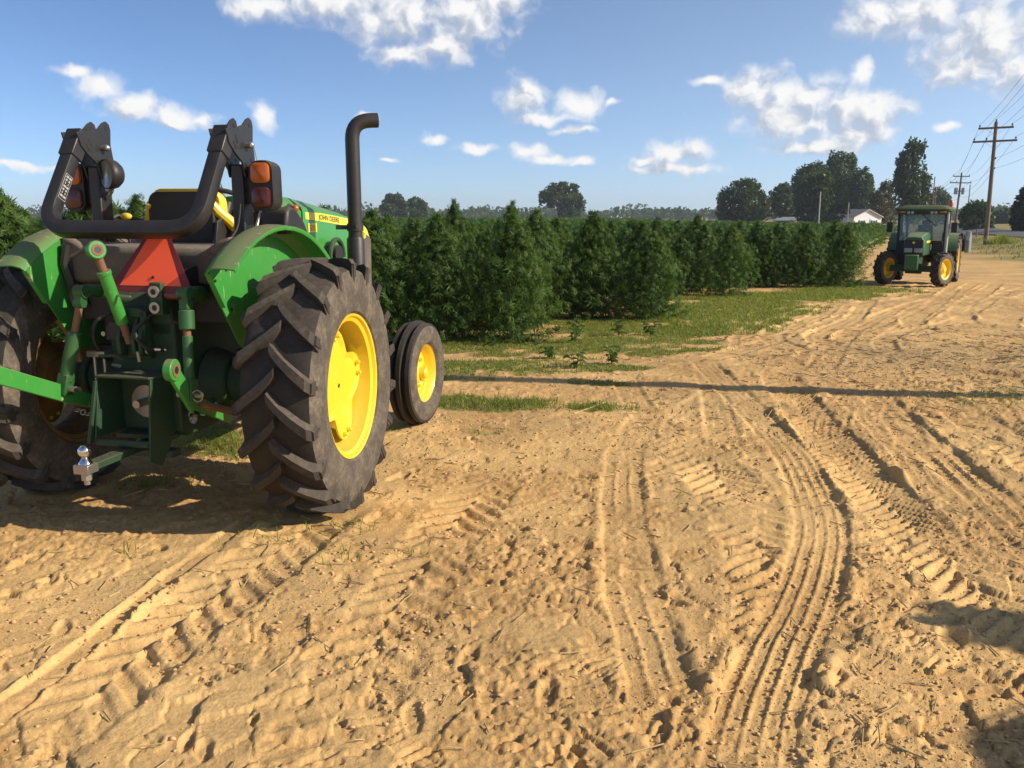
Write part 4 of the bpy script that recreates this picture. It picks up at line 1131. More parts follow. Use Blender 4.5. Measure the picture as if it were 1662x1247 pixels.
# --- slow-moving-vehicle triangle
tilt = Matrix.Translation((.125, -.43, 1.295)) @ Matrix.Rotation(R(-20), 4, 'X')
def tri(half, ht, cut, y0, y1, z0):
    pts = [(-half, z0), (half, z0), (half + cut * .25, z0 + cut * .9), (cut * .6, z0 + ht), (-cut * .6, z0 + ht), (-half - cut * .25, z0 + cut * .9)]
    vs = [tilt @ Vector((x, y0, z)) for x, z in pts] + [tilt @ Vector((x, y1, z)) for x, z in pts]
    n = len(pts)
    return vs, [tuple(range(n)), tuple(reversed(range(n, 2 * n)))] + [(i, n + i, n + (i + 1) % n, (i + 1) % n) for i in range(n)]
g = G(); g.add(*tri(.222, .38, .040, .0, .004, -.032)); smv = g.obj('warning_triangle', 'smv_edge', T)
g = G()
pts = [(-.182, 0), (.182, 0), (.024, .322), (-.024, .322)]
g.add([tilt @ Vector((x, -.002, z)) for x, z in pts], [(0, 1, 2, 3)]); g.obj('triangle_face', 'smv', smv, ang=0)
g = G()
for z in (.045, .262): g.cyl(tilt @ Vector((0.01, -.008, z)), tilt @ Vector((0.01, .01, z)), .008, 10)
setp(g.obj('triangle_bolts', 'soot', smv), kind='stuff')
g = G(); g.bb(.09, .15, -.42, -.30, 1.24, 1.29); g.obj('triangle_bracket', 'plastic', smv)

# --- exhaust stack
g = G()
g.tube([(.62, 1.15, .95), (.62, 1.15, 1.50), (.62, 1.15, 1.515)], [.060, .060, .052], 20)
stk = g.obj('muffler', 'soot', T)
dirx = Vector((.86, .50, .06)).normalized()
top = Vector((.62, 1.15, 2.275))
pth = [Vector((.62, 1.15, 1.50))] + arc3((.62, 1.15, 1.5), top, top + dirx * .3, .12, 8) + [top + dirx * .175]
g = G(); g.tube(pth, .048, 20, caps=False)
inner = [Vector(p) for p in pth[-5:]][::-1]
g.tube(inner, .042, 20, caps=False)
g.obj('exhaust_pipe', 'soot', stk)
g = G(); g.lathe([(1.555, .050), (1.555, .056), (1.605, .056), (1.605, .050)], 20, (.62, 1.15, 0), 'Z'); g.bar((.57, 1.13, 1.58), (.50, 1.10, 1.58), .02, .03); g.cyl((.64, 1.085, 1.585), (.665, 1.075, 1.585), .012, 8)
g.obj('pipe_clamp', 'soot', stk)
g = G(); g.bar((.62, 1.15, 1.0), (.25, 1.15, .95), .08, .05); g.obj('exhaust_elbow', 'rust', stk, bev=.01)
# shield hoop next to the hood
g = G(); n = 14
g.tube([(.36, 1.42 + .12 * math.cos(math.pi * i / n), 1.36 + .13 * math.sin(math.pi * i / n)) for i in range(n + 1)], .018, 8); g.obj('intake_loop', 'green_deep_shade', T)
g = G(); g.cyl((.30, 1.42, 1.38), (.38, 1.42, 1.38), .07, 18); g.obj('air_cleaner', 'plastic', T)

# --- three-point hitch
g = G(); g.prism([(-.36, 1.02), (-.36, 1.20), (-.30, 1.26), (-.05, 1.28), (.1, 1.2), (.1, 1.02)], 'X', -.19, .19); g.cyl((-.34, -.13, 1.19), (.34, -.13, 1.19), .05, 16)
hitch = g.obj('rockshaft_case', 'green_deep_shade', T, bev=.015)
for s in (-1, 1):
    xe = .35 if s > 0 else -.262
    g = G(); g.tube([(s * .26, -.13, 1.19), ((s * .26 + xe) / 2, -.26, 1.245), (xe, -.42, 1.265), (xe, -.47, 1.262)], [.056, .043, .034, .034], 10); g.cyl((xe - .03, -.47, 1.262), (xe + .03, -.47, 1.262), .036, 14)
    g.obj('lift_arm', 'green_shade', T)
    lo = Vector((s * .375, -.53, .745)); hi = Vector(((.352 if s > 0 else -.262), -.47, 1.25))
    g = G(); dd = (hi - lo)
    g.cyl(lo + dd * .08, lo + dd * .60, .036 if s < 0 else .026, 14); 
    g.bar(lo - dd * .06, lo + dd * .16, .062, .07, up=Vector((0, 1, 0)))
    g.bar(lo + dd * .86, hi + dd * .04, .05, .055, up=Vector((0, 1, 0)))
    if s > 0: g.cyl(lo + dd * .66, lo + dd * .86, .040, 16)
    ll = g.obj('lift_link', 'green_shade', T, bev=.006)
    g = G(); g.cyl(lo + dd * .58, lo + dd * .88, .019, 12); g.obj('link_screw', 'rust', ll)
    g = G(); g.cyl(lo - Vector((.07, 0, 0)), lo + Vector((.07, 0, 0)), .016, 10)
    n = 12
    g.tube([lo + Vector((s * .055 + .03 * math.cos(2 * math.pi * i / n), -.02, .03 * math.sin(2 * math.pi * i / n))) for i in range(n + 1)], .004, 6, caps=False)
    g.obj('link_pin', 'steel', ll)
# draft links: pivot low on the case, ends raised behind
for s, eye in ((1, Vector((.395, -.70, .905))), (-1, Vector((-.47, -1.05, .955)))):
    g = G(); p0 = Vector((s * .29, -.02, .50)); p1 = Vector((s * .375, -.53, .715))
    g.bar(p0, p1, .022, .075); e0 = eye
    dirn = (e0 - p1).normalized()
    g.bar(p1 - dirn * .05, e0 - dirn * .03, .024, .088)
    side = dirn.cross(Vector((0, 0, 1))).normalized()
    g.cyl(e0 - side * .022, e0 + side * .022, .056, 20)
    dl = g.obj('draft_link', 'green_dirty', T, bev=.005)
    g = G(); g.cyl(e0 - side * .026, e0 + side * .026, .036, 18); g.obj('eye_bushing', 'rust', dl)
    g = G(); g.cyl(e0 - side * .0275, e0 + side * .0275, .019, 14); g.obj('eye_hole', 'plastic', dl)
    g = G(); g.tube([p1 + Vector((s * .03, .05, -.03)), p1 + Vector((s * .10, .22, -.10)), p1 + Vector((s * .16, .42, -.16))], [.018, .022, .016], 8); g.obj('stabiliser', 'rust', dl)
    g = G(); n = 9
    for k in range(n):
        c = p1 + Vector((s * (-.02 - .016 * k), .06 + .02 * k, -.10 - .045 * math.sin(math.pi * k / n)))
        g.tube([c + Vector((.016 * math.cos(2 * math.pi * i / 8), (.004 if k % 2 else .014) * math.sin(2 * math.pi * i / 8), (.014 if k % 2 else .004) * math.sin(2 * math.pi * i / 8))) for i in range(9)], .004, 5, caps=False)
    g.obj('check_chain', 'steel', dl)
# top link, folded up
a = Vector((-.03, -.43, 1.00)); b = Vector((-.05, -.60, 1.485)); dd = b - a
g = G(); g.cyl(a + dd * .20, a + dd * .76, .032, 18); g.cyl(a + dd * .74, a + dd * .78, .036, 18); tl = g.obj('top_link', 'green_dirty', T, bev=.003)
for q0, q1 in ((-.02, .24), (.75, .92)):
    g = G(); g.cyl(a + dd * q0, a + dd * q1, .0205, 12); g.obj('link_screw', 'rust', tl)
g = G(); ax = Vector((.86, -.5, .1)).normalized(); g.cyl(b - ax * .022, b + ax * .022, .047, 20); g.obj('link_eye', 'green_dirty', tl, bev=.006)
g = G(); g.cyl(b - ax * .025, b + ax * .025, .030, 18); g.obj('eye_bushing', 'rust', tl); g = G(); g.cyl(b - ax * .026, b + ax * .026, .017, 14); g.obj('eye_hole', 'plastic', tl)
g = G(); p = a + dd * .52; g.cyl(p, p + Vector((.12, -.02, -.005)), .006, 6); g.obj('turning_handle', 'steel', tl)
# rocker bracket that holds the top link
g = G()
for x in (-.075, .015, .055): g.prism([(-.36, .90), (-.46, .93), (-.47, 1.02), (-.41, 1.14), (-.36, 1.18)], 'X', x - .012, x + .012)
g.bb(-.09, .07, -.40, -.36, .9, 1.16)
g.obj('top_link_bracket', 'green_deep_shade', T, bev=.006)
g = G(); g.prism([(-.09, 1.13), (.09, 1.13), (.08, 1.16), (.05, 1.175), (-.07, 1.175)], 'Y', -.44, -.36); g.prism([(.035, .93), (.055, .93), (.09, 1.16), (.055, 1.165)], 'Y', -.44, -.40); g.obj('bracket_cap', 'green_deep_shade', T, bev=.004)
# hydraulic outlets
g = G(); g.bb(.135, .205, -.46, -.36, 1.145, 1.315); rem = g.obj('hydraulic_outlet', 'green_deep_shade', T, bev=.006)
for z in (1.185, 1.268):
    g = G(); g.lathe([(-.475, .016), (-.475, .030), (-.462, .030), (-.462, 0), (-.468, 0)], 18, (.168, 0, z), 'Y'); g.obj('coupler', 'steel', rem)
    g = G(); g.cyl((.168, -.4735, z), (.168, -.465, z), .015, 12); g.obj('coupler_bore', 'plastic', rem)
g = G(); g.cyl((.21, -.42, 1.25), (.30, -.42, 1.25), .028, 12); g.ball((.30, -.42, 1.25), .035, 10, 6); g.obj('dust_cap', 'red_lens', rem)
g = G(); g.tube([(.30, -.43, 1.2), (.33, -.5, 1.24), (.36, -.49, 1.27), (.38, -.44, 1.22), (.36, -.42, 1.17)], .010, 8); g.tube([(.2, -.38, 1.17), (.25, -.45, 1.12), (.3, -.4, 1.08)], .010, 8); g.obj('hydraulic_hose', 'plastic', T)
g = G(); g.bb(-.19, -.05, -.40, -.36, 1.0, 1.13); g.prism([(-.17, 1.0), (-.06, 1.0), (-.06, 1.07), (-.09, 1.10), (-.14, 1.10), (-.17, 1.07)], 'Y', -.43, -.39); sk_ = g.obj('trailer_socket', 'plastic', T, bev=.005)
g = G()
for x in (-.178, -.052): g.cyl((x, -.44, 1.035), (x, -.40, 1.035), .013, 10)
setp(g.obj('socket_bolts', 'steel', sk_), kind='stuff')
g = G()
for x in (-.215, -.275): g.cyl((x, -.40, .68), (x, -.40, .92), .009, 8)
g.bb(-.30, -.19, -.43, -.37, .905, .935); g.obj('drawbar_pins', 'steel', T)
# power take-off master shield and drawbar cage
g = G(); g.prism([(-.185, -.36), (-.16, -.56), (.16, -.56), (.215, -.36)], 'Z', .818, .830)
sh = g.obj('shield_top', 'green_deep_shade', T, bev=.004)
g = G(); g.prism([(-.36, .83), (-.545, .825), (-.60, .39), (-.50, .34), (-.36, .50)], 'X', .150, .162); g.obj('side_plate', 'green_deep_shade', sh, bev=.003)
g = G(); g.prism([(-.36, .83), (-.545, .825), (-.60, .50), (-.36, .50)], 'X', -.162, -.150); g.obj('side_plate', 'green_deep_shade', sh, bev=.003)
g = G(); g.cyl((0, -.37, .66), (0, -.46, .66), .022, 14); g.lathe([(-.37, .0), (-.37, .09), (-.36, .09), (-.36, 0)], 20, (0, 0, .66), 'Y'); g.obj('output_shaft', 'steel', T)
g = G(); g.cyl((-.16, -.58, .475), (.15, -.58, .475), .018, 10); g.bb(-.17, .17, -.42, -.34, .36, .40); g.bb(-.17, .17, -.42, -.34, .46, .485); g.bar((-.156, -.55, .80), (-.19, -.60, .47), .02, .035); g.obj('drawbar_hanger', 'green_deep_shade', T, bev=.004)
g = G(); g.bar((.0, .15, .43), (0, -.90, .43), .076, .036); db = g.obj('drawbar', 'green_deep_shade', T, bev=.004)
g = G()
for y_ in (-.62, -.69, -.76): g.cyl((0, y_, .447), (0, y_, .4495), .010, 10)
setp(g.obj('pin_holes', 'plastic', db), kind='stuff')
g = G(); g.bb(-.042, .042, -.92, -.84, .405, .452); g.obj('drawbar_head', 'steel', db, bev=.004)
g = G(); g.lathe([(.453, .0), (.453, .034), (.460, .032), (.472, .022), (.484, .016), (.490, .019)], 20, (0, -.88, 0), 'Z'); g.ball((0, -.88, .515), .0325, 20, 12); hb = g.obj('hitch_ball', 'chrome', T)
g = G(); g.tube([(0, -.88, .405), (0, -.88, .368)], .026, 6); g.cyl((0, -.88, .368), (0, -.88, .345), .015, 10); g.obj('ball_nut', 'steel', hb)
# cross shaft under the hitch
g = G(); g.cyl((-.28, -.15, .62), (.28, -.15, .62), .03, 12); g.obj('link_cross_shaft', 'green_deep_shade', T)

# hoses, wiring and small fittings that clutter the rear end
for k, (pts_, r_, m_) in enumerate((
        ([(-.12, -.38, 1.16), (-.20, -.46, 1.10), (-.24, -.43, .98), (-.20, -.38, .90)], .011, 'plastic'),
        ([(.10, -.40, 1.14), (.06, -.50, 1.06), (.10, -.47, .97), (.15, -.38, .95)], .010, 'plastic'),
        ([(.24, -.36, 1.10), (.30, -.42, 1.0), (.29, -.40, .86), (.25, -.34, .76)], .010, 'plastic'),
        ([(-.46, -.10, 1.62), (-.45, -.14, 1.50), (-.40, -.27, 1.46)], .006, 'plastic'),
        ([(.47, -.08, 1.72), (.46, -.12, 1.58), (.44, -.27, 1.47), (.40, -.30, 1.38)], .006, 'plastic'))):
    g = G(); P_ = resample(pts_, .03); g.tube([tuple(p) for p in P_], r_, 7); g.obj('hose', m_, T)
for (p0, p1) in (((-.13, -.445, .87), (-.07, -.47, .87)), ((.06, -.48, .90), (.06, -.49, .955))):
    g = G(); g.cyl(p0, p1, .010, 8); g.obj('hitch_pin', 'steel', T)
g = G(); g.tube([(-.19, -.42, .90), (-.19, -.47, .92), (-.10, -.47, .925), (-.06, -.45, .90)], .008, 8); g.obj('pin_handle', 'green_deep_shade', T)
g = G(); g.prism([(-.40, 1.29), (-.36, 1.27), (-.20, 1.31), (-.22, 1.40), (-.38, 1.38)], 'X', .30, .306); g.obj('hose_bracket', 'plastic', T)
g = G(); g.tube([(-.47, -.29, 1.50), (-.49, -.30, 1.40), (-.47, -.28, 1.26), (-.42, -.24, 1.16)], .026, 8); g.obj('cable_conduit', 'black', T)

# ================================================================ HEMP FIELD
def leaves_mesh(org, out, up, size, nfl, rs):
    """palmate leaves: org (n,3), out direction, up hint, size (n); nfl leaflets each a folded rhombus"""
    n = len(org)
    out = out / np.linalg.norm(out, axis=1, keepdims=True)
    sd_ = np.cross(out, up); sd_ /= np.maximum(np.linalg.norm(sd_, axis=1, keepdims=True), 1e-6)
    nm = np.cross(sd_, out)
    ang = {7: [0, 27, -27, 56, -56, 95, -95], 5: [0, 34, -34, 74, -74], 3: [0, 45, -45], 1: [0]}[nfl]
    ln = {7: [1, .93, .93, .74, .74, .42, .42], 5: [1, .88, .88, .55, .55], 3: [1, .8, .8], 1: [1]}[nfl]
    V = []
    for a, l in zip(ang, ln):
        c, s_ = math.cos(R(a)), math.sin(R(a))
        d = out * c + sd_ * s_; p = -out * s_ + sd_ * c
        L = (size * l)[:, None]; w = L * (0.095 if nfl > 1 else 0.30)
        droop = (0.25 + 0.3 * rs.random(n))[:, None]
        b0 = org
        m = org + d * L * .5 + nm * L * .03
        tip = org + d * L - nm * L * droop
        V.append(np.stack([b0, m + p * w, tip, m - p * w], 1))
    V = np.stack(V, 1).reshape(-1, 3)
    F = np.arange(len(V)).reshape(-1, 4)
    return V, F

def hemp_points(Hh, rs, nodes, per_node, per_branch, rad=.62):
    org = []; out = []; up = []; size = []; br = []
    ga = 0.0
    for i in range(nodes):
        t = i / (nodes - 1)
        z0 = Hh * (.015 + .965 * t ** 0.95)
        r = rad * (Hh / 1.75) * min(1.0, .80 + 1.6 * t) * (1 - t) ** 1.05 + .05
        for k in range(per_node if t < .85 else 2):
            ga += 2.399
            rr_ = r * rs.uniform(.72, 1.12)
            dx, dy = math.cos(ga), math.sin(ga)
            rise = rr_ * rs.uniform(.45, .85) * min(1.0, .12 + 4.0 * t)
            br.append(((0, 0, z0), (dx * rr_ * .55, dy * rr_ * .55, z0 + rise * .3), (dx * rr_, dy * rr_, z0 + rise)))
            for j in range(per_branch):
                q = .22 + .78 * (j + rs.random()) / per_branch
                p = np.array([dx * rr_ * q, dy * rr_ * q, z0 + rise * q ** 1.6])
                a = ga + rs.normal(0, 1.0)
                el_ = rs.normal(-.05, .45) + (.55 if q > .85 else 0)
                org.append(p + rs.normal(0, .02, 3)); out.append((math.cos(a) * math.cos(el_), math.sin(a) * math.cos(el_), math.sin(el_)))
                up.append(rs.normal(0, .35, 3) + (0, 0, 1)); size.append(rs.uniform(.085, .15) * (1 - .35 * t) * (.75 if q > .9 else 1))
            # bud at the branch end: short upright leaves
            for j in range(5):
                a = rs.uniform(0, 6.28); el_ = rs.uniform(.3, 1.3)
                org.append(np.array([dx * rr_, dy * rr_, z0 + rise]) + rs.normal(0, .022, 3) + (0, 0, .03 * j / 2)); out.append((math.cos(a) * math.cos(el_), math.sin(a) * math.cos(el_), math.sin(el_)))
                up.append(rs.normal(0, .3, 3) + (dx, dy, .3)); size.append(rs.uniform(.05, .09))
    for j in range(72):   # leading spike
        z = Hh * (.80 + .24 * j / 72); a = j * 2.399; el_ = .25 + .75 * j / 72
        org.append(np.array([0, 0, z]) + rs.normal(0, .012, 3)); out.append((math.cos(a) * math.cos(el_), math.sin(a) * math.cos(el_), math.sin(el_))); up.append((0, 0, 1)); size.append(.16 - .10 * j / 72)
    return np.array(org), np.array(out, float), np.array(up, float), np.array(size), br

HEMP = []
for v, (Hh, rad) in enumerate(((1.70, .84), (1.60, .88), (1.78, .80), (1.55, .86), (1.68, .78))):
    rs = np.random.default_rng(100 + v)
    o_, d_, u_, s_, br = hemp_points(Hh, rs, 30, 5, 10, rad)
    V, F = leaves_mesh(o_, d_, u_, s_ * 1.22, 5, rs)
    fm = np_mesh('foliage', V, F, 'hemp')
    g = G(); g.tube([(0, 0, -.05), (.01, 0, Hh * .5), (0, 0, Hh * .98)], [.022, .015, .005], 6)
    for b_ in br[::2]: g.tube(b_, [.008, .006, .003], 4, caps=False)
    HEMP.append((fm, g.mesh('stem', 'stalk'), Hh))

# rows run across the view and end in steps along the lane
cand = []
hr = np.random.default_rng(5)
rows = [8.9, 10.5, 12.15, 13.75, 15.2, 16.9, 18.6, 21.1, 22.7, 24.7, 26.4]
while rows[-1] < 330: rows.append(rows[-1] + (1.7 if rows[-1] < 60 else 2.3 if rows[-1] < 110 else 3.6))
for y in rows:
    sp = 1.02 if y < 60 else 1.8 if y < 110 else 3.0
    x1 = float(field_end(y)); x0 = -0.80 * y - 4
    if y > 182: x1 = min(x1, .16 * y)
    n = int((x1 - x0) / sp)
    for k in range(n):
        x = x1 - .55 - k * sp + hr.normal(0, .10); yy = y + hr.normal(0, .09) + .02 * (x1 - x)
        if yy < field_front(x): continue
        # keep clear of the near tractor
        lx = (x - TO[0]) * math.cos(TA) - (yy - TO[1]) * math.sin(TA); ly = (x - TO[0]) * math.sin(TA) + (yy - TO[1]) * math.cos(TA)
        if abs(lx) < 1.9 and -1.5 < ly < 3.6: continue
        cand.append((x, yy))
def inview(x, y): return abs(x) < .66 * (y + .6) + 1.0
vis = sorted([c for c in cand if inview(*c)], key=lambda c: math.hypot(*c))
big = vis[:300]
zz = ground_z([c[0] for c in big], [c[1] for c in big])
SPECIAL = {}
def tag_near(px, py, label):
    i = min(range(len(big)), key=lambda k: math.hypot(big[k][0] - px, big[k][1] - py)); SPECIAL.setdefault(i, label); return i
i_a = tag_near(-.05, 12.15, 'large bushy hemp plant at the crop corner, nearest the bare sand')
i_b = tag_near(-1.2, 12.15, 'tall hemp plant rising behind the front wheel of the near tractor')
i_c = tag_near(2.2, 15.2, 'bushy hemp plant at the end of the second row, beside the grass strip')
i_d = tag_near(4.6, 21.1, 'hemp plant at the end of the third step of the crop edge')
i_e = tag_near(8.0, 24.7, 'hemp plant at the row end beside the cab tractor')
ORD = ['first', 'second', 'third', 'fourth', 'fifth', 'sixth', 'seventh', 'eighth']
for ry, rn in ((12.15, 'front row by the near tractor'), (15.2, 'second stepped row'), (21.1, 'third stepped row'), (24.7, 'row beside the cab tractor')):
    k_ = sorted([i for i in range(len(big)) if abs(big[i][1] - ry - .02 * (float(field_end(ry)) - big[i][0])) < .4], key=lambda i: -big[i][0])
    for n_, i in enumerate(k_[:8]):
        SPECIAL.setdefault(i, 'hemp plant in the %s, %s from its open end' % (rn, ORD[n_]))
for i, (x, y) in enumerate(big):
    v = int(hr.integers(0, 5)); fm, sm, Hh = HEMP[v]
    sc_ = hr.uniform(.82, 1.13)
    if x < -4.0: sc_ *= 1.10
    if i == i_b: sc_ = 1.0
    if i == i_a: sc_ = .99
    t = empty('hemp_plant', (x, y, zz[i] - .02), hr.uniform(0, 6.28), SPECIAL.get(i, 'dense dark green hemp plant standing within the crop rows'), 'hemp plant', 'hemp plants of the crop field')
    if i in SPECIAL: pass
    t.scale = (sc_ * hr.uniform(.95, 1.1), sc_ * hr.uniform(.95, 1.1), sc_)
    link('foliage', fm, t); link('stem', sm, t)
# three tall plants whose tops stand above the rest
for (x, y, s_, lab) in ((-.95, 14.4, 1.09, 'tallest hemp plant, its pointed top rising well above the crop beside the exhaust pipe'), (.0, 13.6, 1.06, 'tall hemp plant with a slender pointed top at the crop corner'), (-7.6, 11.6, 1.12, 'tall leafy hemp plant beyond the left fender of the near tractor')):
    fm, sm, Hh = HEMP[2]
    t = empty('hemp_plant', (x, y, tz(x, y)), x * 3, lab, 'hemp plant', 'hemp plants of the crop field'); t.scale = (s_ * .72, s_ * .72, s_)
    link('foliage', fm, t); link('stem', sm, t)
# the rest of the field, beyond telling apart
rest = vis[300:]
parts = []; rs = np.random.default_rng(77)
tmpl = []
for (nl, nf, szk) in ((78, 3, 2.7), (36, 1, 3.5), (13, 1, 5.8)):
    o_, d_, u_, s_, br = hemp_points(1.7, rs, 16, 3, 4, .68)
    k = rs.choice(len(o_), nl, replace=False)
    tmpl.append(leaves_mesh(o_[k], d_[k], u_[k], s_[k] * szk, nf, rs)[0])
VV = []
for (x, y) in rest:
    D = math.hypot(x, y)
    tv = tmpl[0] if D < 62 else tmpl[1] if D < 125 else tmpl[2]
    a = rs.uniform(0, 6.28); s_ = rs.uniform(.86, 1.06); w_ = s_ * (1.0 if D < 62 else 1.25 if D < 125 else 1.9)
    c, sn = math.cos(a), math.sin(a)
    q = np.empty_like(tv); q[:, 0] = x + w_ * (tv[:, 0] * c - tv[:, 1] * sn); q[:, 1] = y + w_ * (tv[:, 0] * sn + tv[:, 1] * c); q[:, 2] = tv[:, 2] * s_ + tz(x, y)
    VV.append(q)
VV = np.vstack(VV)
setp(link('hemp_field', np_mesh('hemp_field', VV, np.arange(len(VV)).reshape(-1, 4), 'hemp_far')), 'distant hemp rows reaching to the tree line', 'crop', kind='stuff')

# ================================================================ GRASS, WEEDS, STRAW, CLODS
gr = np.random.default_rng(9)
def blades(xs, ys, hmin, hmax, wid, lean, mat, name, label, cat):
    n = len(xs); zs = ground_z(xs, ys)
    a = gr.uniform(0, 6.283, n); hh = gr.uniform(hmin, hmax, n); l_ = gr.uniform(.2, 1.0, n) * lean
    d = np.stack([np.cos(a), np.sin(a), np.zeros(n)], 1); p = np.stack([-np.sin(a), np.cos(a), np.zeros(n)], 1)
    b = np.stack([xs, ys, zs - .006], 1); w = (wid * gr.uniform(.6, 1.3, n))[:, None]
    mid = b + d * (hh * l_ * .35)[:, None] + np.array([0, 0, 1]) * (hh * .6)[:, None]
    tip = b + d * (hh * l_)[:, None] + np.array([0, 0, 1]) * (hh * (1.0 - .35 * l_))[:, None]
    V = np.stack([b - p * w, b + p * w, mid + p * w * .8, mid - p * w * .8, mid - p * w * .8, mid + p * w * .8, tip + p * w * .1, tip - p * w * .1], 1).reshape(-1, 3)
    return setp(link(name, np_mesh(name, V, np.arange(len(V)).reshape(-1, 4), mat)), label, cat, kind='stuff')
def scatter(n, x0, x1, y0, y1, fn, thr=0.0):
    xs = gr.uniform(x0, x1, n); ys = gr.uniform(y0, y1, n); m = fn(xs, ys)
    k = gr.random(n) < np.clip(m, 0, 1) - thr
    return xs[k], ys[k]
xs1, ys1 = scatter(210000, -5, 3.2, 5.4, 16.2, green_mask)
xs2, ys2 = scatter(90000, 2.4, 11, 12.5, 24.5, green_mask)
xs3, ys3 = scatter(30000, -2.8, .2, 3.2, 5.6, lambda x, y: green_mask(x, y) * .8)
k = (gr.random(len(xs1)) < .78)
blades(np.concatenate([xs1[k], xs3]), np.concatenate([ys1[k], ys3]), .015, .060, .0045, 1.3, 'grass', 'low_grass', 'low green grass and clover creeping over the sand', 'grass')
blades(xs2, ys2, .03, .09, .007, 1.2, 'grass', 'strip_grass', 'strip of short green grass along the crop edge', 'grass')
# coarser tufts
tx = []; ty = []
for (cx, cy, r_, n_) in ((-.0, 7.55, .34, 420), (.72, 7.4, .26, 200), (-.5, 7.6, .25, 130), (-.9, 4.39, .16, 40), (-.89, 4.0, .14, 16), (-1.31, 4.2, .16, 18), (-.47, 4.08, .10, 12), (-2.3, 5.2, .2, 120), (-2.3, 6.2, .5, 700), (-1.9, 4.05, .10, 10), (4.5, 7.7, .7, 260), (5.3, 8.2, .5, 160)):
    tx.append(gr.normal(cx, r_ * .6, n_)); ty.append(gr.normal(cy, r_ * .35, n_))
tx = np.concatenate(tx); ty = np.concatenate(ty)
blades(tx, ty, .03, .10, .0030, 1.5, 'grass', 'grass_tufts', 'scattered green grass tufts rooted in the trampled sand', 'grass')
fx, fy = scatter(60000, 16, 52, 29, 85, lambda x, y: sstep(0, 2.5, x - (22.4 + (y - 37.9) * .39) + 3.2 * vnoise(x * .3, y * .3, 7)) * (.45 + 1.3 * fbm(x, y, .25, 3, 12)))
blades(fx, fy, .06, .26, .022, .9, 'drygrass', 'verge_grass', 'rough straw-coloured grass on the verge by the road', 'grass')

# straw lying about
sx_ = np.concatenate([gr.normal(6.2, 1.9, 1500), gr.normal(5.2, .9, 300), gr.uniform(-2.4, 4.0, 420), gr.uniform(1.0, 5.0, 260)])
sy_ = np.concatenate([gr.normal(10.3, 1.5, 1500), gr.normal(7.9, .5, 300), gr.uniform(2.1, 7.5, 420), gr.uniform(4, 9, 260)])
n = len(sx_); a = gr.uniform(0, 6.28, n); L = gr.uniform(.03, .13, n); w = .0022 + .0005 * sy_ * .4
z0 = ground_z(sx_, sy_) + .006; z1 = ground_z(sx_ + np.cos(a) * L, sy_ + np.sin(a) * L) + gr.uniform(.004, .02, n)
A = np.stack([sx_, sy_, z0], 1); B = np.stack([sx_ + np.cos(a) * L, sy_ + np.sin(a) * L, z1], 1); pv = np.stack([-np.sin(a) * w, np.cos(a) * w, 0 * a], 1); hv = np.array([0, 0, 1]) * w[:, None]
V = np.stack([A - pv, A + pv, B + pv, B - pv, A - hv, A + hv, B + hv, B - hv], 1).reshape(-1, 3)
setp(link('loose_straw', np_mesh('loose_straw', V, np.arange(len(V)).reshape(-1, 4), 'straw')), 'loose dry straw strewn over the dirt yard', 'straw', kind='stuff')
g = G(); z_ = float(ground_z(.62, 7.30)[0]); g.tube([(.53, 7.16, z_ + .012), (.66, 7.32, z_ + .016), (.84, 7.52, z_ + .035)], [.006, .0055, .004], 6)
setp(g.obj('dry_stalk', 'straw'), 'single pale dry stalk lying on the small grass patch', 'stalk')

# crumbs and clods of dry sand
def clods(n):
    y = 2.0 + 10.0 * gr.random(n) ** 1.9; x = gr.uniform(-.72, .72, n) * (y + .6)
    keep = gr.random(n) < np.clip(.35 + 2.2 * fbm(x, y, .9, 3, 15) , .03, 1)
    x = x[keep]; y = y[keep]
    s = .0022 + .0105 * gr.random(len(x)) ** 7 + .0004 * y
    z = ground_z(x, y)
    base = np.array([[1, 0, 0], [-.2, 1, .1], [-1, .1, -.1], [.1, -1, .1], [.1, .1, .85], [0, 0, -.8]])
    F = np.array([[0, 1, 4], [1, 2, 4], [2, 3, 4], [3, 0, 4], [1, 0, 5], [2, 1, 5], [3, 2, 5], [0, 3, 5]])
    a = gr.uniform(0, 6.28, len(x)); c, sn = np.cos(a), np.sin(a)
    jit = gr.uniform(.65, 1.35, (len(x), 6, 3))
    q = base[None] * jit
    qx = q[..., 0] * c[:, None] - q[..., 1] * sn[:, None]; qy = q[..., 0] * sn[:, None] + q[..., 1] * c[:, None]
    V = np.stack([x[:, None] + qx * s[:, None] * 1.2, y[:, None] + qy * s[:, None], z[:, None] + (q[..., 2] * .7 + .35) * s[:, None]], 2).reshape(-1, 3)
    FF = (np.arange(len(x))[:, None, None] * 6 + F[None]).reshape(-1, 3)
    return setp(link('sand_clods', np_mesh('sand_clods', V, FF, 'clod')), 'crumbs and small clods of dry sand over the yard', 'clods', kind='stuff')
clods(42000)

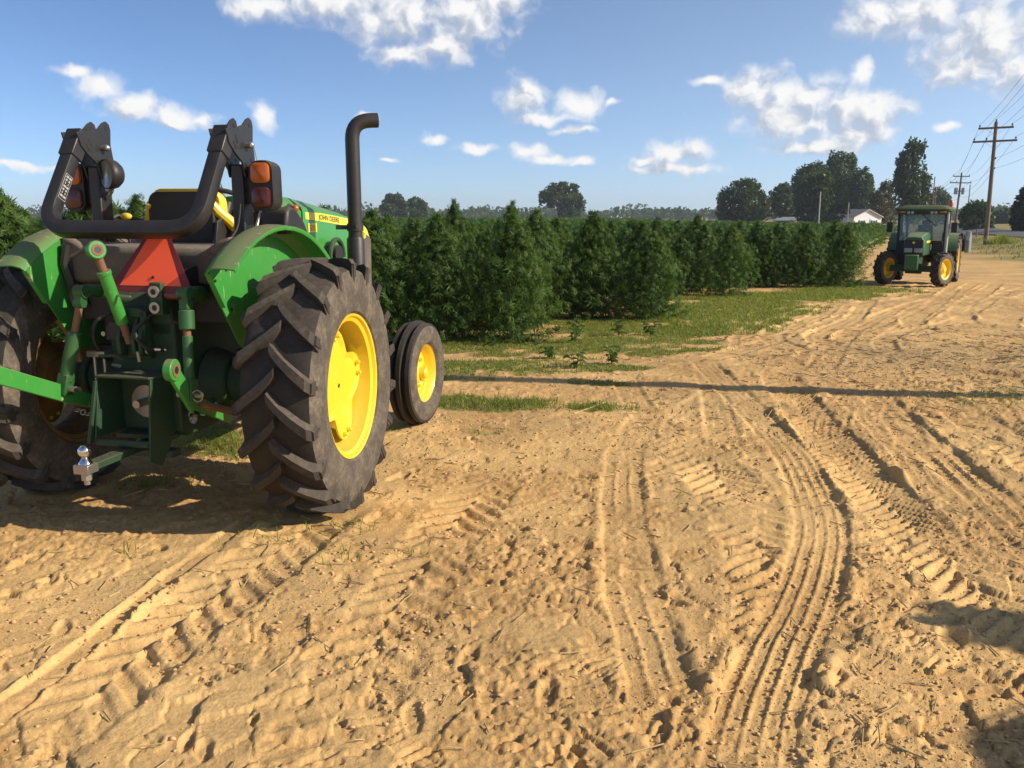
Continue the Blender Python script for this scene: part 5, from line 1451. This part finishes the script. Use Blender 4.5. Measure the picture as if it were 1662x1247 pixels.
# leafy weeds at the crop edge
def weed(x, y, hh, nl, label, spread=.16, seed=0):
    rs = np.random.default_rng(seed); z = float(ground_z(x, y)[0])
    t = empty('leafy_weed', (x, y, z), rs.uniform(0, 6), label, 'weed', 'weeds by the crop edge')
    o_ = []; d_ = []; u_ = []; s_ = []
    g = G()
    for k in range(3):
        a = k * 2.1 + rs.random(); tip = np.array([math.cos(a) * spread * .5, math.sin(a) * spread * .5, hh * rs.uniform(.75, 1)])
        g.tube([(0, 0, 0), tuple(tip * (.4, .4, .5)), tuple(tip)], [.006, .004, .002], 5)
        for j in range(nl // 3):
            q = .15 + .85 * j / (nl / 3); b_ = rs.uniform(0, 6.28); e_ = rs.uniform(-.1, .7)
            o_.append(tip * q); d_.append((math.cos(b_) * math.cos(e_), math.sin(b_) * math.cos(e_), math.sin(e_))); u_.append((0, 0, 1)); s_.append(rs.uniform(.06, .12))
    V, F = leaves_mesh(np.array(o_), np.array(d_, float), np.array(u_, float), np.array(s_), 1, rs)
    link('foliage', np_mesh('foliage', V, F, 'weed'), t); g.obj('stem', 'stalk', t)
weed(.86, 11.6, .42, 42, 'tall leafy weed in the grass strip near the crop corner', seed=1)
weed(1.15, 9.75, .20, 33, 'dark broad-leaved weed at the edge of the sand', .24, seed=2)
weed(.72, 9.45, .22, 24, 'small upright weed on the thin grass', seed=3)
weed(2.05, 12.6, .26, 30, 'low spreading weed in the grass strip before the second row', .3, seed=4)
weed(1.55, 12.4, .30, 30, 'pale weed standing close to the second row of hemp', seed=5)
weed(-.25, 11.3, .26, 30, 'weed at the foot of the nearest hemp plant', seed=6)
weed(.45, 10.2, .20, 24, 'little weed between two bare patches of sand', seed=8)

# ================================================================ TREES
def tree(name, x, y, base_z, Hh, W, lobes, mat, label, seed, nq=6500, leaf=.42, trunk_r=.35, trunk_h=.3, group='background trees'):
    rs = np.random.default_rng(seed)
    t = empty(name, (x, y, base_z), 0, label, 'tree', group)
    # irregular crown: many small lobes on bigger ones
    L = []
    for (cx, cz, rx, rz) in lobes:
        L.append((cx * W, rs.normal(0, .10) * W, cz * Hh, rx * W, rx * W * .9, rz * Hh))
        for _ in range(9):
            d = rs.normal(0, 1, 3); d /= np.linalg.norm(d); f = rs.uniform(.30, .48)
            L.append((cx * W + d[0] * rx * W * .82, d[1] * rx * W * .75, cz * Hh + d[2] * rz * Hh * .82, rx * W * f, rx * W * f, rz * Hh * f))
    vol = np.array([l[3] * l[5] for l in L]); vol = vol / vol.sum()
    pick = rs.choice(len(L), nq, p=vol); La = np.array(L)[pick]
    d = rs.normal(0, 1, (nq, 3)); d /= np.linalg.norm(d, axis=1, keepdims=True)
    r = rs.uniform(.25, 1.06, nq) ** .55
    P_ = La[:, :3] + d * La[:, 3:] * r[:, None]
    # thin it where a coarse noise says gap
    gp = vnoise(P_[:, 0] * 2.2 / leaf * .22 + 31, P_[:, 2] * 2.2 / leaf * .22 + P_[:, 1] * .3, seed)
    P_ = P_[(gp > -.30) & (P_[:, 2] > Hh * .05)]
    m = len(P_)
    u_ = rs.normal(0, 1, (m, 3)); u_ /= np.linalg.norm(u_, axis=1, keepdims=True)
    w_ = np.cross(u_, rs.normal(0, 1, (m, 3))); w_ /= np.linalg.norm(w_, axis=1, keepdims=True)
    s_ = (leaf * rs.uniform(.5, 1.25, m))[:, None]
    V = np.stack([P_ - u_ * s_, P_ + w_ * s_ * .55, P_ + u_ * s_, P_ - w_ * s_ * .55], 1).reshape(-1, 3)
    link('crown', np_mesh('crown', V, np.arange(len(V)).reshape(-1, 4), mat), t)
    g = G(); th = trunk_h * Hh
    g.tube([(0, 0, -.6), (.05, 0, th * .5), (0, .05, th), (.1, 0, Hh * .7)], [trunk_r * 1.3, trunk_r, trunk_r * .85, trunk_r * .2], 8)
    for k, (cx, cz, rx, rz) in enumerate(lobes):
        g.tube([(0, 0, th * .85), (cx * W * .5, 0, (th + cz * Hh) * .5 + .1 * Hh * 0), (cx * W, 0, cz * Hh)], [trunk_r * .6, trunk_r * .4, trunk_r * .12], 6)
    g.obj('trunk', 'bark', t)
    return t
BZ = -1.15
OAK = [(0, .62, .34, .36), (-.26, .50, .24, .30), (.27, .48, .24, .28), (.08, .80, .24, .20), (-.14, .78, .2, .18)]
ROUND = [(0, .55, .40, .40), (-.24, .45, .26, .33), (.24, .45, .26, .33), (0, .80, .26, .2), (-.1, .28, .32, .24), (.15, .26, .3, .22)]
TALL = [(0, .60, .34, .34), (.05, .86, .24, .14), (-.12, .42, .34, .26), (.16, .40, .34, .28), (0, .22, .34, .2), (-.14, .70, .24, .18)]
def at_px(px, D): return (px - 831) / 1393.0 * D, D
def put_tree(px, D, w_px, top_px, kind, mat, label, seed, **kw):
    x, y = at_px(px, D)
    top = 1.65 + (352 - top_px) / 1393.0 * D
    tree(kw.pop('name', 'broadleaf_tree'), x, y, BZ, top - BZ, w_px / 1393.0 * D, kind, mat, label, seed, **kw)
put_tree(645, 340, 46, 316, OAK, 'tree', 'dark taller one of the twin trees on the far field edge', 1, leaf=.8, nq=3500)
put_tree(677, 345, 44, 321, ROUND, 'tree', 'rounder lower one of the twin trees on the far field edge', 2, leaf=.8, nq=3500)
put_tree(910, 300, 76, 299, [(0, .66, .36, .30), (-.30, .66, .20, .22), (.26, .50, .24, .26), (.1, .85, .24, .16), (-.12, .84, .24, .16), (.30, .28, .16, .18), (.12, .3, .2, .2)], 'tree', 'lone broad oak standing out on the open horizon', 3, leaf=.62, nq=6500, trunk_h=.35)
put_tree(1197, 200, 86, 292, ROUND, 'tree', 'big rounded tree standing apart at the outer end of the farmstead grove', 4, leaf=.42, nq=8000)
put_tree(1258, 215, 48, 300, OAK, 'tree', 'narrow dark tree between two larger ones in the grove', 5, leaf=.42, nq=5000)
put_tree(1302, 230, 66, 268, OAK, 'tree', 'dark tree half hidden behind the broad tree of the grove', 6, leaf=.45, nq=6000)
put_tree(1348, 235, 78, 250, OAK, 'tree', 'tall dark oak at the back of the farmstead grove', 8, leaf=.45, nq=8000)
put_tree(1320, 190, 84, 280, ROUND, 'tree', 'broad sunlit tree in front of the farmstead grove', 7, leaf=.40, nq=9000)
put_tree(1385, 228, 44, 275, ROUND, 'tree', 'dark tree just behind the white house gable', 9, leaf=.42, nq=5000)
put_tree(1420, 206, 46, 290, [(0, .5, .36, .36), (.1, .78, .2, .18), (-.2, .36, .28, .28), (.2, .3, .3, .26)], 'tree_y', 'thin yellowing tree beside the white house', 10, leaf=.34, nq=4500)
put_tree(1462, 185, 62, 232, TALL, 'tree', 'tall columnar tree towering behind the cab tractor', 11, leaf=.40, nq=10000)
put_tree(1508, 260, 44, 306, ROUND, 'tree', 'small distant tree between two utility poles', 12, leaf=.55, nq=3500)
put_tree(1572, 150, 56, 326, ROUND, 'tree', 'low round tree beside the cab tractor beacon', 13, leaf=.32, nq=6000, trunk_h=.15)
put_tree(1612, 250, 36, 338, ROUND, 'tree', 'small hazy tree down the road behind the utility pole', 14, leaf=.5, nq=2500)
put_tree(1652, 118, 50, 304, ROUND, 'tree', 'dark dense tree beside the road beyond the tall utility pole', 15, leaf=.30, nq=9000, trunk_h=.15)
put_tree(1725, 112, 90, 300, ROUND, 'tree', 'broad dark tree by the road, nearest the overhead wires', 16, leaf=.32, nq=6000, trunk_h=.15)
# far wood along the horizon
rs = np.random.default_rng(40); VV = []
for k in range(420):
    azk = rs.uniform(-40, 36); D = rs.uniform(620, 820); x = math.tan(R(azk)) * D
    hh = rs.uniform(6, 10) * (1.45 if rs.random() < .12 else 1); w_ = rs.uniform(7, 15); m = 55
    d = rs.normal(0, 1, (m, 3)); d /= np.linalg.norm(d, axis=1, keepdims=True)
    P_ = np.array([x, D, hh * .5 - .5]) + d * (w_, w_, hh * .5) * (rs.random((m, 1)) ** .4)
    u_ = rs.normal(0, 1, (m, 3)); u_ /= np.linalg.norm(u_, axis=1, keepdims=True); q_ = np.cross(u_, rs.normal(0, 1, (m, 3))); q_ /= np.linalg.norm(q_, axis=1, keepdims=True)
    s_ = rs.uniform(1.0, 2.2, (m, 1))
    VV.append(np.stack([P_ - u_ * s_, P_ + q_ * s_ * .7, P_ + u_ * s_, P_ - q_ * s_ * .7], 1).reshape(-1, 3))
VV = np.vstack(VV)
setp(link('far_wood', np_mesh('far_wood', VV, np.arange(len(VV)).reshape(-1, 4), 'tree')), 'hazy line of woodland along the horizon', 'woodland', kind='stuff')

# ================================================================ ROAD, POLES, HOUSE
def strip(pts, w, lift, name, mat, label):
    P_ = resample(pts, 3.0)
    V = []
    for i, p in enumerate(P_):
        d = P_[min(i + 1, len(P_) - 1)] - P_[max(i - 1, 0)]; d = d / np.linalg.norm(d); nrm = np.array([-d[1], d[0]])
        for s in (-1, -.5, 0, .5, 1):
            q = p + nrm * s * w / 2; V.append((q[0], q[1], tz(*q) + lift + .05 * (1 - abs(s))))
    n = len(P_); F = [(5 * i + j, 5 * i + j + 1, 5 * i + j + 6, 5 * i + j + 5) for i in range(n - 1) for j in range(4)]
    g = G(); g.add(V, F)
    return setp(g.obj(name, mat, ang=60), label, 'road', kind='structure')
strip([(30, 8), (34, 30), (42, 52), (49, 75), (57, 98), (75, 140), (104, 200), (140, 275), (190, 380)], 6.0, .10, 'road', 'asphalt', 'narrow grey country road bending away on the right')

def utility_pole(x, y, hh, lean, label, arms=2, transf=0, zb=None, rz=R(-25)):
    zb = tz(x, y) if zb is None else zb
    t = empty('utility_pole', (x, y, zb), rz, label, 'utility pole', 'utility poles along the road')
    t.rotation_euler = (lean[0], lean[1], rz)
    g = G(); g.tube([(0, 0, -.5), (0, 0, hh * .5), (0, 0, hh)], [.17, .145, .115], 12); g.obj('pole_shaft', 'wood', t)
    heads = []
    for k in range(arms):
        za = hh - .45 - k * .95; ha = 1.15 if k == 0 else 1.45
        g = G(); g.bb(-ha, ha, -.20, -.10, za - .07, za + .07); arm = g.obj('cross_arm', 'wood', t)
        for s in (-1, 1):
            g = G(); g.bar((s * .62, -.16, za - .07), (0, -.16, za - .52), .04, .012); g.obj('arm_brace', 'galv', arm)
        for xx in ([-ha + .1, ha - .1] if k == 0 else [-ha + .1, -.55, ha - .1]):
            g = G(); g.lathe([(za + .06, .0), (za + .06, .022), (za + .12, .03), (za + .15, .06), (za + .19, .065), (za + .23, .05), (za + .26, .05), (za + .28, 0)], 10, (xx, -.15, 0), 'Z'); g.obj('insulator', 'ceramic', arm)
            heads.append((xx, -.15, za + .27))
    g = G(); g.lathe([(hh, .0), (hh, .03), (hh + .08, .06), (hh + .16, .06), (hh + .18, 0)], 10, (0, 0, 0), 'Z'); g.obj('top_insulator', 'ceramic', t); heads.append((0, 0, hh + .17))
    for k in range(transf):
        s = -1 if k == 0 else 1
        g = G(); g.lathe([(hh - 3.1, 0), (hh - 3.1, .26), (hh - 2.2, .26), (hh - 2.12, .2), (hh - 2.1, 0)], 16, (s * .5, 0, 0), 'Z'); g.bb(min(0, s * .4), max(0, s * .4), -.04, .04, hh - 2.7, hh - 2.6); g.obj('transformer', 'galv', t)
    g = G(); g.bb(.12, .2, -.06, .06, hh - 2.7, hh - 2.55); g.bb(.12, .2, -.06, .06, hh - 3.4, hh - 3.28); g.obj('wire_bracket', 'ceramic', t)
    heads.append((.18, 0, hh - 2.62)); heads.append((.18, 0, hh - 3.34))
    bpy.context.view_layer.update()
    return [t.matrix_world @ Vector(h_) for h_ in heads]
hA = utility_pole(35.95, 66.0, 8.95, (R(.4), R(-.8)), 'tall wooden utility pole with two cross arms beside the road', zb=-.40)
hB = utility_pole(67.5, 133.0, 9.0, (0, R(1.5)), 'second utility pole carrying a pair of transformer cans', transf=2)
hC = utility_pole(93, 193.0, 9.2, (0, 0), 'third and most distant utility pole, behind the cab roof')
hZ = utility_pole(8.9, 7.15, 9.2, (R(8.0), 0), 'near utility pole whose long shadow crosses the yard', zb=0.0)
def wire(a, b, sag, r, label):
    g = G(); n = 14
    g.tube([a.lerp(b, i / n) - Vector((0, 0, sag * 4 * (i / n) * (1 - i / n))) for i in range(n + 1)], r, 5, caps=False)
    setp(g.obj('power_line', 'wire', ang=0), label, 'power line', 'power lines')
words = ['upper arm near end', 'upper arm far end', 'lower arm near end', 'lower arm middle peg', 'lower arm far end', 'pole top', 'upper side bracket', 'lower side bracket']
for i in range(8):
    wire(hA[i], hB[i], .9, .011, 'wire at the %s, tall pole to transformer pole' % words[i])
    wire(hZ[i], hA[i], .7, .008, 'wire at the %s, tall pole towards the yard' % words[i])
    wire(hB[i], hC[i], .9, .013, 'wire at the %s, transformer pole to farthest pole' % words[i])
def plain_pole(px, D, top, bot_z, r, mat, label):
    x, y = at_px(px, D); hh = 1.65 + (352 - top) / 1393 * D - bot_z
    g = G(); g.tube([(0, 0, -.3), (0, 0, hh * .6), (0, 0, hh)], [r, r * .85, r * .7], 8); g.lathe([(hh, r * .7), (hh + .04, r * .9), (hh + .12, r * .5), (hh + .13, 0)], 8, axis='Z')
    o = setp(g.obj('slender_pole', mat), label, 'pole'); o.location = (x, y, bot_z)
plain_pole(1320, 172, 314, BZ, .14, 'galv', 'pale slender pole in front of the broad tree of the grove')
plain_pole(1366, 185, 331, BZ, .13, 'galv', 'short pale pole next to the white house')
plain_pole(1499, 150, 291, BZ, .12, 'wood', 'bare wooden pole rising behind the cab roof lamps')
plain_pole(1556, 170, 303, BZ, .12, 'wood', 'bare leaning pole behind the cab tractor beacon')

# --- white house with a gable towards the field
def house(px, D, w_px, eave, peak, depth, label, name='white_house', win=True, roofmat='roof_grey', wallmat='siding'):
    x, y = at_px(px, D); w = w_px / 1393 * D
    ze = 1.65 + (352 - eave) / 1393 * D - BZ; zp = 1.65 + (352 - peak) / 1393 * D - BZ
    t = empty(name, (x, y, BZ), R(18), label, 'house')
    g = G(); g.prism([(-w / 2, -.4), (w / 2, -.4), (w / 2, ze), (0, zp), (-w / 2, ze)], 'Y', 0, depth); g.obj('wall', wallmat, t, ang=0)
    for s in (-1, 1):
        g = G(); sl = Vector((s * w / 2, 0, ze - zp)); n_ = Vector((-sl.z * s, 0, abs(sl.x))).normalized()
        a = Vector((0, -.35, zp)); b = a + sl * 1.09
        q = [a, b, b + Vector((0, depth + .7, 0)), a + Vector((0, depth + .7, 0))]
        off = Vector((-sl.z * s * 0, 0, .16))
        g.add([p + Vector((0, 0, .03)) for p in q] + [p + off for p in q], [(0, 1, 2, 3), (7, 6, 5, 4), (0, 4, 5, 1), (1, 5, 6, 2), (2, 6, 7, 3), (3, 7, 4, 0)]); g.obj('roof_slope', roofmat, t, ang=0)
        g = G(); g.bar(a + Vector((0, -.03, -.02)), b + Vector((0, -.03, -.02)), .06, .22, up=Vector((0, 1, 0))); g.obj('barge_board', 'white', t)
    if win:
        for cx in (-.22, .24):
            g = G(); z0 = ze * .30; z1 = ze * .72
            g.bb(cx * w - .42, cx * w + .42, -.06, .02, z0, z1); wf = g.obj('window', 'white', t)
            g = G(); g.bb(cx * w - .34, cx * w + .34, -.075, -.062, z0 + .08, z1 - .08); g.obj('pane', 'pane', wf)
            for s in (-1, 1):
                g = G(); g.bb(cx * w + s * .66 - .2, cx * w + s * .66 + .2, -.07, .0, z0, z1); g.obj('shutter', 'shutter', wf)
    for s in (-1, 1): 
        g = G(); g.bb(s * w / 2 - .08, s * w / 2 + .08, -.02, .14, -.3, ze); g.obj('corner_board', 'white', t)
    return t
house(1398, 196, 52, 352, 341, 9, 'white gabled house with dark shutters at the far field edge')
house(1336, 205, 30, 355, 350.5, 7, 'low white outbuilding half hidden by the broad tree', 'white_shed', win=False, roofmat='roof_pale')
house(1290, 196, 36, 358.5, 353.5, 6, 'low shed with a pale metal roof by the grove', 'metal_roof_shed', win=False, roofmat='roof_pale', wallmat='roof_grey')

# --- white rail fence along the far edge of the crop
ft = empty('rail_fence', (0, 0, 0), 0, 'long white rail fence along the far edge of the crop', 'fence')
F0 = np.array(at_px(1100, 187)); F1 = np.array(at_px(1442, 168)); nF = 24
for i in range(nF):
    p = F0 + (F1 - F0) * i / (nF - 1); q = F0 + (F1 - F0) * (i + 1) / (nF - 1)
    z = BZ
    g = G(); g.bb(p[0] - .07, p[0] + .07, p[1] - .07, p[1] + .07, z, z + 1.45); g.obj('post', 'white', ft)
    if i < nF - 1:
        for zz_ in (1.32, .95):
            g = G(); g.bar((p[0] + .07, p[1], z + zz_), (q[0] - .07, q[1], z + zz_), .05, .16); g.obj('rail', 'white', ft)

# --- roadside bits
t = empty('mailbox', (51.2, 96, tz(51.2, 96)), R(40), 'dark mailbox on a post beside the road', 'mailbox')
g = G(); g.bb(-.05, .05, -.05, .05, -.1, 1.0); g.obj('post', 'wood', t)
g = G(); g.prism([(-.13, 1.0), (.13, 1.0), (.13, 1.18), (.09, 1.27), (0, 1.3), (-.09, 1.27), (-.13, 1.18)], 'Y', -.28, .28); g.obj('box', 'plastic', t, bev=.01)
g = G(); g.bb(.132, .14, -.1, -.06, 1.12, 1.35); g.obj('flag', 'smv_edge', t)
rs = np.random.default_rng(8)
t = empty('weed_clump', (36.3, 64.5, tz(36.3, 64.5)), 0, 'clump of tall dry weeds at the foot of the tall utility pole', 'weeds')
n = 700; a = rs.uniform(0, 6.28, n); r_ = rs.uniform(0, .9, n)
hh = rs.uniform(.3, .85, n) * (1 - .4 * r_)
b = np.stack([np.cos(a) * r_ * 1.2, np.sin(a) * r_, 0 * a], 1); tip = b * 1.25 + np.stack([rs.normal(0, .15, n), rs.normal(0, .15, n), hh], 1); pv = np.stack([-np.sin(a), np.cos(a), 0 * a], 1) * .025
V = np.stack([b - pv, b + pv, tip + pv * .2, tip - pv * .2], 1).reshape(-1, 3)
link('foliage', np_mesh('foliage', V, np.arange(len(V)).reshape(-1, 4), 'grass'), t)

# ================================================================ CAB TRACTOR (far)
C = empty('cab_tractor', (11.75, 25.3, tz(11.75, 25.3) + .01), -R(212), 'green cab tractor with orange beacon parked on the lane, facing the viewer', 'tractor')
C.scale = (.88, .88, .88)
def c_wheel(x, y, R0, W, rb, steer, name, nl):
    w = empty(name, (x, y, R0), steer, parent=C)
    tyre_lugged(R0, W, rb, nl, lug_w=.05, lug_h=.042, sgn=-1, seg=40).obj('tyre', ['tyre', 'sidewall', 'lug'], w, ang=28)
    rim(rb + .006, W * .85, 32).obj('rim', 'yellow', w)
    s = 1 if x > 0 else -1
    g = G(); g.lathe([(s * -.03, .0), (s * -.03, rb * .5), (s * .02, rb * .8), (s * .02, rb - .04), (0, rb - .04), (0, 0)], 28); g.obj('wheel_disc', 'yellow', w)
    g = G(); g.lathe([(s * -.08, .0), (s * .10, .0), (s * .10, rb * .26), (s * .06, rb * .38), (s * -.08, rb * .38)], 18)
    for k in range(8):
        a = k * math.pi / 4; g.cyl((s * .0, rb * .45 * math.cos(a), rb * .45 * math.sin(a)), (s * .035, rb * .45 * math.cos(a), rb * .45 * math.sin(a)), .014, 6)
    g.obj('hub', 'yellow', w)
for s in (-1, 1):
    c_wheel(s * .86, 0, .56, .30, .335, R(-22), 'front_wheel', 15)
    c_wheel(s * .90, -2.35, .80, .46, .49, 0, 'rear_wheel', 18)
g = G(); g.bb(-.16, .16, -2.6, .35, .55, 1.0); g.bar((-.72, 0, .56), (.72, 0, .56), .2, .2); g.cyl((-.25, 0, .56), (.25, 0, .56), .17, 16); g.cyl((-.85, -2.35, .8), (.85, -2.35, .8), .14, 16)
g.obj('chassis', 'green_deep_shade', C, bev=.015)
g = G()
def hr2(y, zb, zs, zt, w0, w1): return [(w0, y, zb), (w0, y, zs), (w1, y, zt), (0, y, zt + .02), (-w1, y, zt), (-w0, y, zs), (-w0, y, zb)]
g.loft([hr2(-1.15, 1.0, 1.60, 1.74, .33, .27), hr2(-.5, 1.0, 1.56, 1.71, .33, .27), hr2(.15, 1.0, 1.50, 1.66, .32, .25), hr2(.42, 1.0, 1.46, 1.58, .30, .22)])
ch = g.obj('hood', 'green_pale_top', C, bev=.02)
g = G(); g.prism([(.43, 1.0), (.46, 1.02), (.48, 1.30), (.45, 1.50), (.43, 1.52)], 'X', -.285, .285); g.obj('grille', 'plastic', ch, bev=.01)
for s in (-1, 1):
    g = G(); g.bb(min(s * .03, s * .27), max(s * .03, s * .27), .462, .492, 1.10, 1.24); g.obj('headlamp', 'lamp_glass', ch, bev=.01)
    g = G(); g.bb(s * .332 - .004, s * .332 + .004, -1.0, .1, 1.40, 1.47); g.obj('hood_stripe', 'decal', ch)
g = G(); g.prism([(-.035, 1.40), (.0, 1.375), (.035, 1.40), (.035, 1.45), (-.035, 1.45)], 'Y', .474, .482); g.obj('grille_badge', 'decal', ch)
g = G(); g.bb(-.20, .20, .50, .78, .56, 1.03); g.bb(-.14, .14, .3, .5, .62, .95); g.obj('front_weight', 'green_pale_top', C, bev=.02)
g = G(); g.bb(-.18, .18, .15, .5, .5, .6); g.obj('front_bolster', 'green_deep_shade', C, bev=.01)
# cab
for (x, y0, y1) in ((.80, -1.10, -1.22), (.82, -1.95, -1.95), (.74, -2.72, -2.62)):
    for s in (-1, 1):
        g = G(); g.bar((s * (x - .10), y0, 1.05), (s * (x - .06), y1, 2.44), .085, .085); g.obj('cab_pillar', 'plastic', C, bev=.01)
g = G(); g.bb(-.76, .76, -2.75, -1.05, .98, 1.10); g.bb(-.70, -.36, -1.15, -1.06, 1.05, 1.45); g.bb(.36, .70, -1.15, -1.06, 1.05, 1.45); g.obj('cab_floor', 'plastic', C, bev=.02)
g = G(); g.loft([[(x, y - 1.88, 2.44) for x, y in rr_rect(1.66, 1.85, .15)], [(x, y - 1.88, 2.50) for x, y in rr_rect(1.72, 1.92, .16)], [(x, y - 1.88, 2.58) for x, y in rr_rect(1.60, 1.8, .2)], [(x, y - 1.88, 2.63) for x, y in rr_rect(1.2, 1.4, .3)]])
roof = g.obj('cab_roof', 'green_shade', C, ang=45)
g = G(); g.bb(-.74, .74, -1.06, -.94, 2.33, 2.445); vis_ = g.obj('roof_visor', 'plastic', roof, bev=.02)
for x in (-.62, .62):
    g = G(); g.ball((x, -.93, 2.40), .06, 10, 6, (1.9, .5, .7)); g.obj('turn_lamp', 'amber', roof)
for x in (-.42, -.30, .30, .42):
    g = G(); g.lathe([(-.945, .0), (-.945, .045), (-.925, .05), (-.92, .0)], 12, (x, 0, 2.385), 'Y'); g.obj('roof_lamp', 'lamp_glass', roof)
g = G(); g.lathe([(2.56, .0), (2.56, .06), (2.62, .06), (2.63, .08), (2.76, .07), (2.80, .04), (2.81, 0)], 14, (-.80, -1.5, 0), 'Z'); g.obj('beacon', 'amber', roof)
g = G(); g.cyl((-.80, -1.5, 2.40), (-.80, -1.5, 2.57), .015, 6); g.obj('beacon_stem', 'plastic', roof)
g = G(); g.add([(-.66, -1.10, 1.10), (.66, -1.10, 1.10), (.70, -1.20, 2.42), (-.70, -1.20, 2.42)], [(0, 1, 2, 3)]); g.obj('windscreen', 'glass', C, ang=0)
for s in (-1, 1):
    g = G(); g.add([(s * .72, -1.12, 1.10), (s * .73, -1.92, 1.10), (s * .765, -1.93, 2.42), (s * .74, -1.22, 2.42)], [(0, 1, 2, 3)]); g.obj('door_glass', 'glass', C, ang=0)
    g = G(); g.add([(s * .72, -1.98, 1.35), (s * .66, -2.68, 1.35), (s * .70, -2.62, 2.42), (s * .765, -1.97, 2.42)], [(0, 1, 2, 3)]); g.obj('side_glass', 'glass', C, ang=0)
    g = G(); g.tube([(s * .80, -1.15, 2.15), (s * .98, -1.05, 2.16), (s * 1.0, -1.05, 2.05)], .012, 6); g.bb(s * 1.0 - .09, s * 1.0 + .09, -1.09, -1.03, 1.72, 2.06); g.obj('mirror', 'plastic', C, bev=.01)
    # rear fender
    g = G()
    rings = []
    for a in range(150, 19, -10):
        q = R(a); rings.append([(s * x, -2.35 + r * math.cos(q), .80 + r * math.sin(q)) for x, r in ((.66, .90), (1.08, .90), (1.08, .87), (.66, .87))])
    g.loft(rings); g.obj('rear_fender', 'green_pale_top', C, ang=40)
g = G(); g.add([(-.62, -2.66, 1.35), (.62, -2.66, 1.35), (.64, -2.6, 2.42), (-.64, -2.6, 2.42)], [(0, 1, 2, 3)]); g.obj('rear_glass', 'glass', C, ang=0)
g = G(); g.bar((.05, -1.16, 2.36), (-.42, -1.12, 1.95), .02, .025); g.obj('wiper', 'plastic', C)
g = G(); n = 24
m_ = Matrix.Translation((0, -1.42, 1.72)) @ Matrix.Rotation(R(50), 4, 'X')
g.tube([m_ @ Vector((.21 * math.cos(2 * math.pi * i / n), .21 * math.sin(2 * math.pi * i / n), 0)) for i in range(n + 1)], .018, 6, caps=False); g.bar((0, -1.42, 1.72), (0, -1.25, 1.3), .10, .06); g.bb(-.18, .18, -1.34, -1.2, 1.40, 1.66); g.obj('steering_wheel', 'plastic', C)
g = G(); g.bb(-.26, .26, -2.2, -1.75, 1.30, 1.45); g.bb(-.25, .25, -2.3, -2.18, 1.4, 1.98); g.bb(-.14, .14, -2.3, -2.2, 1.98, 2.14); g.obj('seat', 'plastic', C, bev=.04)
g = G(); g.bb(.36, .48, -2.0, -1.5, 1.2, 1.62); g.obj('lever_console', 'plastic', C, bev=.02)
g = G(); g.tube([(-.80, -1.02, 1.05), (-.80, -1.04, 1.60), (-.79, -1.05, 2.35)], [.055, .055, .04], 12); g.obj('exhaust_stack', 'galv', C)
g = G(); g.bb(-.72, -.40, -1.7, -1.0, .55, .98); g.obj('side_tank', 'plastic', C, bev=.03)
g = G(); g.bb(.40, .72, -1.7, -1.0, .50, .62); g.bb(.40, .72, -1.5, -1.2, .62, .98); g.obj('cab_step', 'plastic', C, bev=.02)
# box and pale blue sheet carried on its rear linkage
g = G(); g.bb(-1.15, -.45, -3.75, -3.05, 1.02, 1.68); g.obj('rear_box', 'plastic', C, bev=.03)
g = G(); g.prism([(-3.85, 1.0), (-3.0, 1.0), (-3.0, 1.42), (-3.35, 1.75), (-3.7, 1.6)], 'X', -1.36, -1.20); g.obj('rear_sheet', 'blue', C, bev=.03)
for x in (-.45, .45):
    g = G(); g.bar((x, -2.5, .75), (x * 1.3, -3.3, 1.05), .05, .09); g.obj('rear_link', 'green_deep_shade', C, bev=.01)

# ================================================================ ADDED BALE AND BOARD, unseen, that throw the shadows at the near corner
def bale(x, y, r, L, rz, label):
    t = empty('shadow_bale', (x, y, float(ground_z(x, y)[0]) - .02), rz, label, 'bale')
    rs = np.random.default_rng(int(x * 10)); g = G(); rings = []
    for i in range(13):
        a = -L / 2 + L * i / 12; k = 1 - .06 * (abs(a) / (L / 2)) ** 6
        rings.append([(a, (r * k + rs.normal(0, .008)) * math.cos(2 * math.pi * j / 40), r + (r * k + rs.normal(0, .008)) * math.sin(2 * math.pi * j / 40)) for j in range(40)])
    g.loft(rings); g.obj('straw_roll', 'straw', t)
    for k in range(5):
        q = -L * .4 + L * .2 * k; g = G(); n = 32
        g.tube([(q, (r + .012) * math.cos(2 * math.pi * j / n), r + (r + .012) * math.sin(2 * math.pi * j / n)) for j in range(n + 1)], .006, 5, caps=False); g.obj('twine', 'white', t)
bale(4.28, 1.80, .66, 1.25, R(8), 'round straw bale added out of view to throw the corner shadow')

t = empty('shadow_board_post', (6.60, 2.14, 0.0), R(90), 'plain weathered board on a post added out of view for its shadow on the yard', 'post')  # unseen board, added to cast the second shadow patch
g = G(); g.bb(-.045, .045, -.045, .045, -.2, 2.78); g.obj('post', 'wood', t, bev=.006)
g = G(); g.bb(-.19, .19, -.075, -.048, 2.22, 2.76); g.obj('board', 'wood', t, bev=.004)

# ================================================================ HAZE
g = G(); g.bb(-1500, 1500, -120, 1500, -4.0, 30.0)
hz = g.obj('haze', [], None, ang=0)
m = bpy.data.materials.new('thin_air_haze'); m.use_nodes = True; nt = m.node_tree; nt.nodes.clear()
o_ = nt.nodes.new('ShaderNodeOutputMaterial'); pvn = nt.nodes.new('ShaderNodeVolumePrincipled')
pvn.inputs['Color'].default_value = (0.80, 0.88, 1.0, 1); pvn.inputs['Density'].default_value = 0.00027; pvn.inputs['Anisotropy'].default_value = 0.0
nt.links.new(pvn.outputs[0], o_.inputs['Volume'])
hz.data.materials.append(m)
setp(hz, 'thin summer haze over the fields', 'haze', kind='stuff')
